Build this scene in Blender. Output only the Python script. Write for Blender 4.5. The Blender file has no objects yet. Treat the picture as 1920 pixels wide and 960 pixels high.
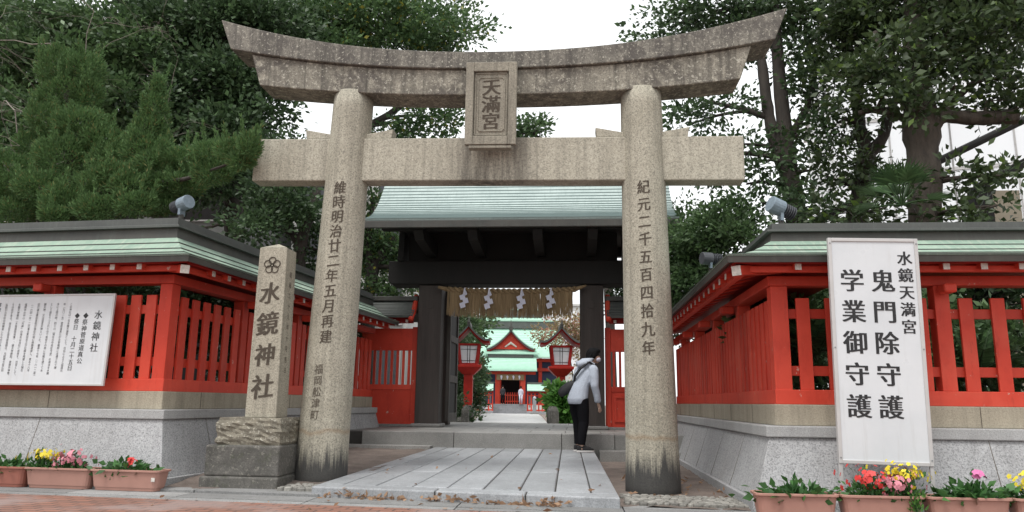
import bpy, bmesh, math, random
import numpy as np
from mathutils import Vector, Matrix
R = math.radians
random.seed(7)
rng = np.random.default_rng(7)
sc = bpy.context.scene
col = sc.collection

# ------------------------------------------------------------------ camera
FP, PITCH, ROLL, YAW, CH = 1400., R(11.1), 0.0125, R(5.0), .95
_f = np.array([-math.sin(YAW)*math.cos(PITCH), math.cos(YAW)*math.cos(PITCH), math.sin(PITCH)])
_r0 = np.array([math.cos(YAW), math.sin(YAW), 0.]); _u0 = np.cross(_r0, _f)
_r = _r0*math.cos(ROLL) + _u0*math.sin(ROLL); _u = np.cross(_r, _f)
_C = np.array([0, 0, CH])
def _ray(x, y): return _f + _r*(x-960)/FP - _u*(y-480)/FP
def UZ(x, y, z):
    d = _ray(x, y); return _C + d*(z-CH)/d[2]
def UY(x, y, Y):
    d = _ray(x, y); return _C + d*Y/d[1]
cam = bpy.data.cameras.new('camera'); camo = bpy.data.objects.new('camera', cam); col.objects.link(camo)
cam.sensor_width = 36; cam.lens = 36*FP/1920; cam.clip_end = 2000; cam.clip_start = .05
camo.matrix_world = Matrix(((_r[0], _u[0], -_f[0], 0), (_r[1], _u[1], -_f[1], 0), (_r[2], _u[2], -_f[2], CH), (0, 0, 0, 1)))
sc.camera = camo

# ------------------------------------------------------------------ light
SUN_EL, SUN_AZ = R(64), R(205)
w = bpy.data.worlds.new('World'); sc.world = w; w.use_nodes = True
nt = w.node_tree; nt.nodes.clear()
sky = nt.nodes.new('ShaderNodeTexSky'); sky.sky_type = 'NISHITA'; sky.sun_disc = False
sky.sun_elevation = SUN_EL; sky.sun_rotation = SUN_AZ; sky.dust_density = 4; sky.air_density = 1.2
hs = nt.nodes.new('ShaderNodeHueSaturation'); hs.inputs['Saturation'].default_value = .12
mx = nt.nodes.new('ShaderNodeMix'); mx.data_type = 'RGBA'; mx.inputs['Factor'].default_value = .8
mx.inputs[7].default_value = (10.6, 10.8, 11.0, 1)          # the even white of the cloud cover
bg = nt.nodes.new('ShaderNodeBackground'); bg.inputs['Strength'].default_value = .085
wo = nt.nodes.new('ShaderNodeOutputWorld')
nt.links.new(sky.outputs[0], hs.inputs['Color']); nt.links.new(hs.outputs[0], mx.inputs[6])
nt.links.new(mx.outputs[2], bg.inputs['Color']); nt.links.new(bg.outputs[0], wo.inputs[0])
sun = bpy.data.lights.new('sun', 'SUN'); sun.energy = 1.45; sun.angle = R(22); sun.color = (1, .97, .93)
suno = bpy.data.objects.new('sun', sun); col.objects.link(suno)
_sd = Vector((math.sin(SUN_AZ)*math.cos(SUN_EL), math.cos(SUN_AZ)*math.cos(SUN_EL), math.sin(SUN_EL)))
suno.rotation_euler = _sd.to_track_quat('Z', 'Y').to_euler(); suno.location = (0, -20, 40)
vs = sc.view_settings; vs.view_transform = 'Standard'; vs.look = 'None'; vs.exposure = 0.8; vs.gamma = 1; vs.use_curve_mapping = False

# ------------------------------------------------------------------ materials
class NT:
    def __init__(s, name):
        s.m = bpy.data.materials.new(name); s.m.use_nodes = True; s.t = s.m.node_tree
        s.b = s.t.nodes['Principled BSDF']; s.pos = None
    def n(s, kind, **kw):
        k = s.t.nodes.new('ShaderNode'+kind)
        for a, v in kw.items(): setattr(k, a, v)
        return k
    def l(s, a, b): s.t.links.new(a, b)
    def P(s, scale=(1, 1, 1)):
        if s.pos is None: s.pos = s.n('NewGeometry').outputs['Position']
        if scale == (1, 1, 1): return s.pos
        m = s.n('Mapping'); m.inputs['Scale'].default_value = scale; s.l(s.pos, m.inputs['Vector']); return m.outputs[0]
    def noise(s, scale, detail=4, rough=.6, stretch=(1, 1, 1)):
        k = s.n('TexNoise'); k.inputs['Scale'].default_value = scale; k.inputs['Detail'].default_value = detail
        k.inputs['Roughness'].default_value = rough; s.l(s.P(stretch), k.inputs['Vector']); return k.outputs['Fac']
    def ramp(s, fac, stops, interp='LINEAR'):
        k = s.n('ValToRGB'); k.color_ramp.interpolation = interp; e = k.color_ramp.elements
        while len(e) < len(stops): e.new(.5)
        for q, (p, c) in zip(e, stops):
            q.position = p; q.color = (c, c, c, 1) if not isinstance(c, tuple) else (*c, 1)
        s.l(fac, k.inputs[0]); return k.outputs[0]
    def mix(s, fac, a, b, mode='MIX'):
        k = s.n('Mix', data_type='RGBA', blend_type=mode)
        for sock, v in ((0, fac), (6, a), (7, b)):
            if isinstance(v, tuple): k.inputs[sock].default_value = (*v, 1)
            elif isinstance(v, (int, float)): k.inputs[sock].default_value = v
            else: s.l(v, k.inputs[sock])
        return k.outputs[2]
    def math(s, op, a, b=None):
        k = s.n('Math', operation=op)
        for i, v in enumerate((a, b)):
            if v is None: continue
            if isinstance(v, (int, float)): k.inputs[i].default_value = v
            else: s.l(v, k.inputs[i])
        return k.outputs[0]
    def z(s, axis=2):
        k = s.n('SeparateXYZ'); s.l(s.P(), k.inputs[0]); return k.outputs[axis]
    def out(s, color, rough=.7, bump=None, strength=.3, dist=.01, metal=0, spec=None):
        if isinstance(color, tuple): s.b.inputs['Base Color'].default_value = (*color, 1)
        else: s.l(color, s.b.inputs['Base Color'])
        if isinstance(rough, (int, float)): s.b.inputs['Roughness'].default_value = rough
        else: s.l(rough, s.b.inputs['Roughness'])
        s.b.inputs['Metallic'].default_value = metal
        if spec is not None: s.b.inputs['Specular IOR Level'].default_value = spec
        if bump is not None:
            k = s.n('Bump'); k.inputs['Strength'].default_value = strength; k.inputs['Distance'].default_value = dist
            s.l(bump, k.inputs['Height']); s.l(k.outputs[0], s.b.inputs['Normal'])
        return s.m

def stone(name, base, dark, speck=.5, grain=140, blotch=1.6, lichen=None, lich_amt=.5, streak=0, stain_z=None, patch=None, moss=None, rough=.85, bump=.5, vary=0):
    t = NT(name)
    g = t.noise(grain, 2, .8); b = t.noise(blotch, 5, .65)
    c = t.mix(t.ramp(b, [(.3, 0.), (.72, 1.)]), base, dark)
    c = t.mix(t.ramp(g, [(.38, speck), (.52, 0.)]), c, tuple(x*.35 for x in base))
    c = t.mix(t.ramp(t.noise(grain*.8, 2, .8, (1, 1, 1.07)), [(.55, 0.), (.7, speck*.6)]), c, tuple(min(1, x*1.55) for x in base))
    if streak:
        st = t.noise(6.5, 5, .65, (1.9, 1.9, .075))
        c = t.mix(t.ramp(st, [(.45, 0.), (.72, streak)]), c, tuple(x*.28 for x in dark))
    if lichen:
        ln = t.noise(9, 6, .75); big = t.noise(1.3, 3, .6)
        f = t.math('MULTIPLY', t.ramp(ln, [(.42, 0.), (.55, 1.)]), t.ramp(big, [(.35, .15), (.6, lich_amt)]))
        c = t.mix(f, c, lichen)
        c = t.mix(t.ramp(t.noise(28, 4, .7), [(.57, 0.), (.64, .7)]), c, (.46, .44, .37) if base[0] > .2 else (.22, .21, .18))
    if stain_z:
        z0, z1, c2 = stain_z
        zn = t.math('ADD', t.z(), t.math('MULTIPLY', t.noise(5, 7, .8, (2.6, 2.6, .07)), -(z1-z0)*1.6))
        f = t.n('MapRange'); t.l(zn, f.inputs[0]); f.inputs[1].default_value = z0-(z1-z0)*.95; f.inputs[2].default_value = z0-(z1-z0)*.62
        f.inputs[3].default_value = 1; f.inputs[4].default_value = 0
        c = t.mix(t.math('MULTIPLY', f.outputs[0], .93), c, c2)
        # a brown tide line a little higher up
        zz = t.math('ADD', t.z(), t.math('MULTIPLY', t.noise(5, 2, .5), .12))
        k = t.math('SUBTRACT', 1.0, t.math('MULTIPLY', t.math('ABSOLUTE', t.math('SUBTRACT', zz, .66)), 28.))
        kk = t.n('Clamp'); t.l(k, kk.inputs[0])
        c = t.mix(t.math('MULTIPLY', kk.outputs[0], .45), c, (.22, .13, .06))
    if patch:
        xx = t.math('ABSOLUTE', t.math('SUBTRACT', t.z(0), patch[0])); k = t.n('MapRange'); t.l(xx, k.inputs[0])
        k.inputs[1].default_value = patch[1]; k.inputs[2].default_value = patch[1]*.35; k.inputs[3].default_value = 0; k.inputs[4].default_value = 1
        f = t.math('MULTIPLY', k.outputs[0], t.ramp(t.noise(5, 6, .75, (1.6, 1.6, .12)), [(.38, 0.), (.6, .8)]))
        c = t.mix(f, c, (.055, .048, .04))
    if vary:
        rv = t.n('NewGeometry').outputs['Random Per Island']; c = t.mix(1.0, c, t.ramp(rv, [(0, 1-vary), (1, 1.+vary*.4)]), 'MULTIPLY')
    if moss:
        c = t.mix(t.ramp(t.noise(6, 5, .7), [(.56, 0.), (.7, .6)]), c, moss)
    return t.out(c, rough, t.math('ADD', g, t.math('MULTIPLY', t.noise(22, 4, .7), .8)), bump, .006)

def red_paint():
    t = NT('vermilion_paint')
    c = t.mix(t.ramp(t.noise(2.5, 4), [(.3, 0.), (.7, 1.)]), (.60, .062, .034), (.51, .047, .027))
    c = t.mix(t.ramp(t.noise(7, 6, .7, (1, 1, .35)), [(.5, 0.), (.8, .5)]), c, (.30, .02, .012))
    c = t.mix(t.ramp(t.noise(1.7, 4, .6), [(.5, 0.), (.72, .4)]), c, (.62, .12, .075))
    c = t.mix(t.ramp(t.noise(5, 6, .75, (1.5, 1.5, .3)), [(.6, 0.), (.75, .55)]), c, (.20, .022, .016))
    oi = t.n('ObjectInfo').outputs['Random']; c = t.mix(1.0, c, t.ramp(oi, [(0, (.80, .80, .80)), (.5, (1., 1., 1.)), (1, (1.1, 1.25, 1.3))]), 'MULTIPLY')
    chips = t.ramp(t.noise(11, 6, .72, (1, 1, .7)), [(.655, 0.), (.67, 1.)])
    c = t.mix(t.math('MULTIPLY', chips, .8), c, (.52, .36, .30))
    return t.out(c, .5, t.noise(40, 3), .15, .004, spec=.25)
def copper(name, c1, c2, c3, f=.5, rough=.6):
    t = NT(name)
    c = t.mix(t.ramp(t.noise(2.2, 5, .65, (1, 1, 1)), [(.3, 0.), (.7, 1.)]), c1, c2)
    c = t.mix(t.ramp(t.noise(8, 5, .7, (3, .5, .5)), [(.5, 0.), (.75, f)]), c, c3)
    return t.out(c, rough, t.noise(30, 3), .15, .004, spec=.3)
def wood(name, a, b, rough=.75):
    t = NT(name)
    c = t.mix(t.ramp(t.noise(6, 5, .7, (1, 1, .08)), [(.3, 0.), (.7, 1.)]), a, b)
    c = t.mix(t.ramp(t.noise(40, 4, .7, (1, 1, .05)), [(.5, 0.), (.75, .6)]), c, tuple(x*.4 for x in a))
    return t.out(c, rough, t.noise(40, 4, .7, (1, 1, .06)), .3, .005)
def bark(name, a, b):
    t = NT(name); n1 = t.noise(9, 6, .7, (1, 1, .3))
    c = t.mix(t.ramp(n1, [(.35, 0.), (.65, 1.)]), a, b)
    return t.out(c, .9, n1, .8, .03)
def plain(name, c, rough=.6, metal=0, var=.15, scale=8, bump=0, spec=None):
    t = NT(name); n1 = t.noise(scale, 5, .65)
    cc = t.mix(t.ramp(n1, [(.3, 0.), (.7, 1.)]), c, tuple(x*(1-var) for x in c))
    return t.out(cc, rough, t.noise(60, 3) if bump else None, bump or .1, .004, metal, spec)
def leafmat(name, c1, c2, c3=None, rough=.42, trans=.3, rare=.04):
    t = NT(name)
    rnd = t.n('NewGeometry').outputs['Random Per Island']
    stops = [(0, c1), (.7, c2), (1, tuple(min(1, x*1.5) for x in c2))]
    if c3: stops = [(0, c1), (.8, c2), (1-rare-.01, tuple(x*1.35 for x in c2)), (1-rare, c3)]
    c = t.ramp(rnd, stops)
    c = t.mix(t.ramp(t.noise(.9, 3), [(.35, 0.), (.7, .3)]), c, c1)
    t.out(c, rough, spec=.35)
    tr = t.n('BsdfTranslucent'); t.l(c, tr.inputs[0]); ms = t.n('MixShader'); ms.inputs[0].default_value = trans
    o = t.t.nodes['Material Output']; t.l(t.b.outputs[0], ms.inputs[1]); t.l(tr.outputs[0], ms.inputs[2]); t.l(ms.outputs[0], o.inputs[0])
    return t.m

M = {}
M['torii'] = stone('torii_granite', (.42, .392, .318), (.30, .278, .218), .75, 55, 1.8, stain_z=(.34, .95, (.03, .03, .031)), streak=.42)
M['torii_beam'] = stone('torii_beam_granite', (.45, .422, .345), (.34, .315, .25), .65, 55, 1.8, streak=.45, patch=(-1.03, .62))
M['kasagi_top'] = stone('kasagi_top_weathered', (.25, .232, .195), (.15, .14, .118), .7, 50, 2.4, lichen=(.075, .067, .06), lich_amt=.9, streak=1.)
M['kasagi'] = stone('kasagi_weathered', (.34, .315, .255), (.20, .185, .15), .7, 50, 2.4, lichen=(.085, .075, .064), lich_amt=.95, streak=1.)
M['plaque'] = stone('plaque_stone', (.33, .305, .245), (.22, .20, .16), .55, 60, 2.2, streak=.5)
M['marker'] = stone('marker_stone', (.40, .37, .295), (.29, .265, .21), .65, 60, 2., streak=.4)
M['rough_stone'] = stone('rough_marker_block', (.26, .235, .18), (.15, .135, .105), .5, 60, 5., lichen=(.08, .075, .06), lich_amt=.6, bump=1.0)
M['dark_stone'] = stone('dark_step_stone', (.15, .142, .128), (.08, .076, .068), .5, 60, 3., lichen=(.035, .035, .03), lich_amt=.7, moss=(.05, .06, .03))
M['granite'] = stone('wall_granite', (.39, .395, .40), (.31, .31, .31), .7, 62, 1.6, streak=.22)
M['coping'] = stone('coping_granite', (.42, .425, .42), (.33, .33, .325), .5, 95, 1.5, streak=.15)
M['plinth'] = stone('plinth_stone', (.41, .365, .28), (.30, .268, .205), .35, 70, 1.4, streak=.35)
M['slab'] = stone('path_slab_granite', (.38, .395, .41), (.25, .26, .27), .5, 70, 1.9, rough=.5, bump=.25, vary=.22, streak=.25)
M['slab_pale'] = stone('pale_bridge_slab', (.56, .56, .55), (.44, .44, .43), .25, 90, 1.3, rough=.5, bump=.2)
M['slab_dark'] = stone('platform_granite', (.29, .285, .27), (.17, .17, .16), .5, 70, 2.0, rough=.6, bump=.3, vary=.25)
M['kerb'] = stone('kerb_granite', (.30, .30, .295), (.20, .20, .195), .5, 70, 2.2, vary=.3)
M['joint'] = plain('joint_dirt', (.045, .042, .038), .95)
M['cobble'] = stone('cobble', (.31, .30, .27), (.20, .19, .17), .4, 60, 6., vary=.4)
M['red'] = red_paint()
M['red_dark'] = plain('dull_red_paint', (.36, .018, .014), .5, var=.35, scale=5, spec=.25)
M['red_shaded'] = plain('tree_shaded_lantern_red', (.42, .024, .016), .5, var=.35, scale=6, spec=.25)  # lantern red darkened, the shade of the trees is in the colour
M['white'] = plain('white_rafter_tip', (.72, .68, .62), .7, var=.4, scale=30)
M['green'] = copper('green_copper', (.29, .39, .31), (.19, .275, .22), (.40, .44, .36), .9)
M['green_blue'] = copper('blue_green_copper', (.44, .52, .50), (.33, .40, .385), (.20, .26, .25), .5)
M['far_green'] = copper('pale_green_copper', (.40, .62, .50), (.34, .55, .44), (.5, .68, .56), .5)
M['fascia'] = copper('brown_copper', (.045, .045, .042), (.075, .07, .062), (.09, .11, .095), .35, .5)
M['seam_shade'] = plain('shaded_roof_seam_colour', (.16, .215, .21), .7)  # gate roof seams: shadow and dirt of the steps put into the colour
M['fascia_grey'] = copper('grey_copper', (.07, .075, .072), (.10, .105, .098), (.13, .15, .135), .4, .55)
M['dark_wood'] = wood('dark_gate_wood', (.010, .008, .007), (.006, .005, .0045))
M['post_wood'] = wood('weathered_post_wood', (.062, .050, .044), (.032, .026, .023))
M['door_wood'] = wood('grey_door_wood', (.085, .075, .066), (.04, .035, .031))
M['straw'] = wood('rice_straw', (.32, .225, .12), (.20, .14, .075), .85)
M['paper'] = plain('white_paper', (.62, .62, .72), .8, var=.08)
def board():
    t = NT('white_sign_board'); c = t.mix(t.ramp(t.noise(2.5, 4), [(.3, 0.), (.7, 1.)]), (.60, .62, .635), (.54, .565, .585))
    c = t.mix(t.ramp(t.noise(7, 5, .7, (2, 2, .12)), [(.55, 0.), (.75, .35)]), c, (.40, .39, .37))
    c = t.mix(t.ramp(t.noise(24, 5, .7), [(.68, 0.), (.72, .5)]), c, (.33, .32, .30))
    return t.out(c, t.ramp(t.noise(5, 4), [(.3, .25), (.7, .5)]))
M['sign_white'] = board()
M['sign_frame'] = plain('aluminium_frame', (.50, .49, .48), .4, var=.1, metal=.15)
M['ink'] = plain('black_ink', (.012, .012, .013), .5, var=.1)
M['carved'] = plain('carved_shadowed_stone', (.088, .07, .052), .95, var=.45, scale=25)
M['carved_soft'] = plain('worn_carving', (.115, .095, .072), .95, var=.4, scale=25)
M['terracotta'] = plain('pink_plastic_planter', (.40, .215, .17), .55, var=.15, scale=4)
M['terracotta_red'] = plain('brick_red_planter', (.33, .12, .085), .55, var=.15, scale=4)
M['soil'] = plain('potting_soil', (.03, .022, .016), .95, var=.5, scale=40, bump=.6)
M['lamp_blue'] = plain('grey_blue_lamp_housing', (.20, .26, .31), .5, var=.35, scale=25)
M['lamp_dark'] = plain('dark_lamp_fins', (.07, .075, .085), .5, var=.3)
M['pane'] = plain('paper_lantern_pane', (.70, .72, .75), .6, var=.06)
M['steel'] = plain('grey_steel', (.25, .26, .27), .45, metal=.4)
M['void'] = plain('dark_interior', (.012, .010, .010), .9)
M['bark'] = bark('tree_bark', (.055, .045, .037), (.026, .022, .018))
M['bark_light'] = bark('camphor_bark', (.095, .078, .062), (.045, .037, .030))
M['bark_pale'] = bark('pale_twig_bark', (.24, .21, .18), (.15, .13, .11))
M['leaf_dark'] = leafmat('dark_evergreen_leaf', (.030, .056, .026), (.070, .118, .050))
M['leaf_camphor'] = leafmat('camphor_leaf', (.030, .050, .022), (.066, .100, .036), (.18, .28, .06), rare=.02)
M['leaf_mid'] = leafmat('mid_green_leaf', (.048, .088, .038), (.092, .155, .060))
M['leaf_light'] = leafmat('light_green_leaf', (.055, .105, .045), (.105, .18, .065), (.30, .28, .04), rare=.03)
M['leaf_juniper'] = leafmat('juniper_spray', (.068, .135, .046), (.115, .205, .070), (.19, .19, .07), rough=.75, rare=.06)
M['leaf_palm'] = leafmat('palm_frond', (.035, .07, .03), (.07, .13, .05))
M['leaf_autumn'] = leafmat('autumn_leaf', (.20, .16, .08), (.32, .25, .13), (.40, .18, .14), rare=.25)
M['leaf_pot'] = leafmat('potted_plant_leaf', (.030, .085, .025), (.062, .16, .045))
M['leaf_hyd'] = leafmat('hydrangea_leaf', (.05, .14, .03), (.11, .26, .05), (.3, .26, .05), rare=.03)
M['leaf_litter'] = leafmat('fallen_leaf', (.24, .14, .085), (.36, .235, .15), rough=.85)
M['fl_yellow'] = plain('yellow_petal', (.75, .62, .03), .6, var=.2, scale=40)
M['fl_pink'] = plain('pink_petal', (.72, .27, .33), .6, var=.3, scale=40)
M['fl_red'] = plain('red_petal', (.66, .045, .04), .6, var=.2, scale=40)
M['fl_magenta'] = plain('magenta_petal', (.62, .16, .36), .6, var=.2, scale=40)
M['skin'] = plain('skin', (.50, .33, .25), .5, var=.1)
M['hair'] = plain('black_hair', (.008, .008, .009), .8, var=.3, scale=60, spec=.12)
def knit():
    t = NT('light_grey_sweatshirt'); f = t.noise(6, 3, .5, (1, 1, 1.3)); f2 = t.noise(90, 3)
    c = t.mix(t.ramp(f2, [(.35, 0.), (.65, 1.)]), (.43, .47, .54), (.34, .375, .43))
    return t.out(c, .95, t.math('ADD', f, t.math('MULTIPLY', f2, .05)), .5, .022, spec=.1)
M['hoodie'] = knit()
M['trousers'] = plain('black_trousers', (.010, .010, .012), .95, var=.3, spec=.08)
M['shoe'] = plain('black_canvas_shoe', (.014, .014, .015), .8)
M['rubber'] = plain('white_rubber_sole', (.62, .60, .58), .6)
M['strap'] = plain('black_nylon', (.013, .013, .016), .7)
M['shirt'] = plain('dark_jacket', (.03, .03, .035), .8)
M['beige_wall'] = plain('beige_concrete', (.42, .37, .28), .8, var=.2, scale=2)
M['pale_wall'] = plain('pale_building_wall', (.52, .52, .50), .7, var=.12, scale=.5)
M['grey_wall'] = plain('grey_building_wall', (.20, .205, .20), .8, var=.3, scale=.8)
M['glass'] = plain('pale_facade_glass', (.78, .80, .82), .12, var=.08, scale=.3)
M['white_wall'] = plain('white_facade', (.80, .80, .80), .6, var=.06, scale=.5)
M['navy'] = plain('navy_curtain', (.03, .045, .09), .8)
def dirt():
    t = NT('leaf_strewn_dirt')
    c = t.mix(t.ramp(t.noise(3, 6, .7), [(.35, 0.), (.65, 1.)]), (.22, .175, .15), (.12, .097, .082))
    c = t.mix(t.ramp(t.noise(55, 4, .7), [(.55, 0.), (.7, .7)]), c, (.26, .225, .19))
    return t.out(c, .95, t.noise(38, 5, .75), .9, .03)
M['dirt'] = dirt()
def bricks():
    t = NT('brick_paving')
    mp = t.n('Mapping'); mp.inputs['Rotation'].default_value = (0, 0, R(4.5)); t.l(t.P(), mp.inputs[0])
    b = t.n('TexBrick'); t.l(mp.outputs[0], b.inputs['Vector'])
    b.inputs['Scale'].default_value = 1; b.inputs['Brick Width'].default_value = .215; b.inputs['Row Height'].default_value = .105
    b.inputs['Mortar Size'].default_value = .008; b.inputs['Color1'].default_value = (.27, .125, .085, 1); b.inputs['Color2'].default_value = (.19, .10, .075, 1)
    b.inputs['Mortar'].default_value = (.035, .03, .027, 1); b.inputs['Bias'].default_value = -.1
    c = t.mix(t.ramp(t.noise(1.2, 4), [(.45, 0.), (.6, .7)]), b.outputs['Color'], (.27, .215, .20))
    c = t.mix(t.ramp(t.noise(90, 3), [(.5, 0.), (.7, .4)]), c, (.12, .08, .06))
    h = t.math('SUBTRACT', t.math('MULTIPLY', t.noise(60, 3), .2), b.outputs['Fac'])
    return t.out(c, .8, h, .5, .006)
M['brick'] = bricks()

# ------------------------------------------------------------------ mesh helpers
class MB:
    def __init__(s, o=(0, 0, 0)): s.v = []; s.f = []; s.o = Vector(o)
    def add(s, vs_, fs):
        n0 = len(s.v); s.v += [tuple(v) for v in vs_]; s.f += [tuple(i+n0 for i in f) for f in fs]; return s
    def hexa(s, p): return s.add(p, [(0, 3, 2, 1), (4, 5, 6, 7), (0, 1, 5, 4), (1, 2, 6, 5), (2, 3, 7, 6), (3, 0, 4, 7)])
    def box(s, x0, x1, y0, y1, z0, z1):
        return s.hexa([(x0, y0, z0), (x1, y0, z0), (x1, y1, z0), (x0, y1, z0), (x0, y0, z1), (x1, y0, z1), (x1, y1, z1), (x0, y1, z1)])
    def frustum(s, b, t, z0, z1):     # b, t = (x0,x1,y0,y1)
        return s.hexa([(b[0], b[2], z0), (b[1], b[2], z0), (b[1], b[3], z0), (b[0], b[3], z0), (t[0], t[2], z1), (t[1], t[2], z1), (t[1], t[3], z1), (t[0], t[3], z1)])
    def bar(s, a, b, wdt, h, up=(0, 0, 1)):
        a = Vector(a); b = Vector(b); d = (b-a).normalized(); sd = d.cross(Vector(up)).normalized(); u = sd.cross(d)
        q = [(-1, -1), (1, -1), (1, 1), (-1, 1)]
        return s.hexa([a+sd*wdt/2*i+u*h/2*j for i, j in q]+[b+sd*wdt/2*i+u*h/2*j for i, j in q])
    def prism(s, poly, ax, a0, a1):   # poly of 2-tuples extruded along axis ax (0:x with (y,z), 1:y with (x,z), 2:z with (x,y))
        def P(p, a): return (a, p[0], p[1]) if ax == 0 else (p[0], a, p[1]) if ax == 1 else (p[0], p[1], a)
        n = len(poly); vs_ = [P(p, a0) for p in poly]+[P(p, a1) for p in poly]
        return s.add(vs_, [tuple(range(n))[::-1], tuple(range(n, 2*n))]+[(i, (i+1) % n, n+(i+1) % n, n+i) for i in range(n)])
    def strip(s, lo, hi, y0, y1):     # solid between two polylines of (x,z), extruded in y
        n = len(lo)
        vs_ = [(x, y0, z) for x, z in lo]+[(x, y0, z) for x, z in hi]+[(x, y1, z) for x, z in lo]+[(x, y1, z) for x, z in hi]
        fs = [(0, n, 3*n, 2*n), (n-1, 3*n-1, 4*n-1, 2*n-1)]
        for i in range(n-1):
            fs += [(i, i+1, n+i+1, n+i), (2*n+i, 3*n+i, 3*n+i+1, 2*n+i+1), (n+i, n+i+1, 3*n+i+1, 3*n+i), (i, 2*n+i, 2*n+i+1, i+1)]
        return s.add(vs_, fs)
    def tube(s, pts, rad, n=8, flat=1.0, cap=True):
        pts = [Vector(p) for p in pts]; k = len(pts)
        if not hasattr(rad, '__len__'): rad = [rad]*k
        n0 = len(s.v); ref = Vector((0, 0, 1)); prev = None
        for i, p in enumerate(pts):
            d = (pts[min(i+1, k-1)]-pts[max(i-1, 0)]).normalized()
            if prev is None:
                a = d.cross(ref)
                if a.length < 1e-3: a = d.cross(Vector((1, 0, 0)))
            else: a = prev-d*prev.dot(d)
            a.normalize(); prev = a; b = d.cross(a)
            for j in range(n):
                t = 2*math.pi*j/n; s.v.append(tuple(p+a*math.cos(t)*rad[i]+b*math.sin(t)*rad[i]*flat))
        for i in range(k-1):
            for j in range(n):
                s.f.append((n0+i*n+j, n0+i*n+(j+1) % n, n0+(i+1)*n+(j+1) % n, n0+(i+1)*n+j))
        if cap:
            s.f.append(tuple(n0+j for j in range(n))[::-1]); s.f.append(tuple(n0+(k-1)*n+j for j in range(n)))
        return s
    def loft(s, rings):               # rings of equal length point lists
        n = len(rings[0]); n0 = len(s.v)
        for r_ in rings: s.v += [tuple(p) for p in r_]
        for i in range(len(rings)-1):
            for j in range(n): s.f.append((n0+i*n+j, n0+i*n+(j+1) % n, n0+(i+1)*n+(j+1) % n, n0+(i+1)*n+j))
        s.f.append(tuple(n0+j for j in range(n))[::-1]); s.f.append(tuple(n0+(len(rings)-1)*n+j for j in range(n)))
        return s
    def ball(s, c, r, n=10, m=7):
        rx, ry, rz = r if hasattr(r, '__len__') else (r, r, r)
        rings = []
        for i in range(m+1):
            t = math.pi*(i+.02)/(m+.04); rings.append([(c[0]+rx*math.sin(t)*math.cos(2*math.pi*j/n), c[1]+ry*math.sin(t)*math.sin(2*math.pi*j/n), c[2]-rz*math.cos(t)) for j in range(n)])
        return s.loft(rings)
    def turn(s, M4):
        s.v = [tuple(M4 @ Vector(v)) for v in s.v]; return s
    def build(s, name, mat, parent=None, smooth=False, bevel=0, remesh=0, sub=0, smo=0, loc=None):
        me = bpy.data.meshes.new(name); o0 = s.o
        me.from_pydata([(x-o0.x, y-o0.y, z-o0.z) for x, y, z in s.v], [], s.f)
        bm = bmesh.new(); bm.from_mesh(me); bmesh.ops.recalc_face_normals(bm, faces=bm.faces); bm.to_mesh(me); bm.free()
        for m_ in (mat if isinstance(mat, list) else [mat]): me.materials.append(m_)
        if smooth: me.shade_smooth()
        o = bpy.data.objects.new(name, me); col.objects.link(o)
        if parent: o.parent = parent
        else: o.location = o0
        if remesh:
            k = o.modifiers.new('remesh', 'REMESH'); k.mode = 'VOXEL'; k.voxel_size = remesh; k.use_smooth_shade = True
        if smo:
            k = o.modifiers.new('smooth', 'SMOOTH'); k.iterations = smo; k.factor = .5
        if sub:
            k = o.modifiers.new('sub', 'SUBSURF'); k.levels = sub; k.render_levels = sub
        if bevel:
            k = o.modifiers.new('bevel', 'BEVEL'); k.width = bevel; k.segments = 2; k.limit_method = 'ANGLE'; k.angle_limit = R(35)
        return o

def tag(o, label=None, cat=None, group=None, kind=None):
    if label: o['label'] = label
    if cat: o['category'] = cat
    if group: o['group'] = group
    if kind: o['kind'] = kind
    return o
def thing(name, loc, label, cat, group=None, rz=0):
    o = bpy.data.objects.new(name, None); col.objects.link(o); o.location = loc; o.rotation_euler = (0, 0, rz); o.empty_display_size = .1
    return tag(o, label, cat, group)
def dup(o, parent=None):
    c = o.copy(); col.objects.link(c)
    if parent: c.parent = parent
    for ch in [x for x in list(col.objects) if x.parent == o]: dup(ch, c)
    return c
def fast_mesh(name, verts, faces_n, mat, parent=None, o=(0, 0, 0), k=4):
    """verts (N*k,3): N separate k-gons"""
    verts = np.asarray(verts, np.float32)-np.array(o, np.float32)
    me = bpy.data.meshes.new(name); me.vertices.add(len(verts)); me.vertices.foreach_set('co', verts.ravel())
    me.loops.add(len(verts)); me.loops.foreach_set('vertex_index', np.arange(len(verts), dtype=np.int32))
    me.polygons.add(faces_n); me.polygons.foreach_set('loop_start', np.arange(0, len(verts), k, dtype=np.int32)); me.polygons.foreach_set('loop_total', np.full(faces_n, k, np.int32))
    me.update(calc_edges=True); me.materials.append(mat)
    ob = bpy.data.objects.new(name, me); col.objects.link(ob)
    if parent: ob.parent = parent
    else: ob.location = o
    return ob
def unit(a): return a/np.maximum(np.linalg.norm(a, axis=1, keepdims=True), 1e-6)
def leaf_quads(pos, dirs, L, W, r=rng, fold=.18):
    n = len(pos); L = L*(.65+.7*r.random((n, 1))); W = W*(.65+.7*r.random((n, 1)))
    side = unit(np.cross(dirs, r.normal(size=(n, 3)))); up = np.cross(side, dirs)
    q = np.stack([pos, pos+dirs*L*.45+side*W*.5+up*W*fold, pos+dirs*L, pos+dirs*L*.45-side*W*.5+up*W*fold], 1)
    return q.reshape(-1, 3)

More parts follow.
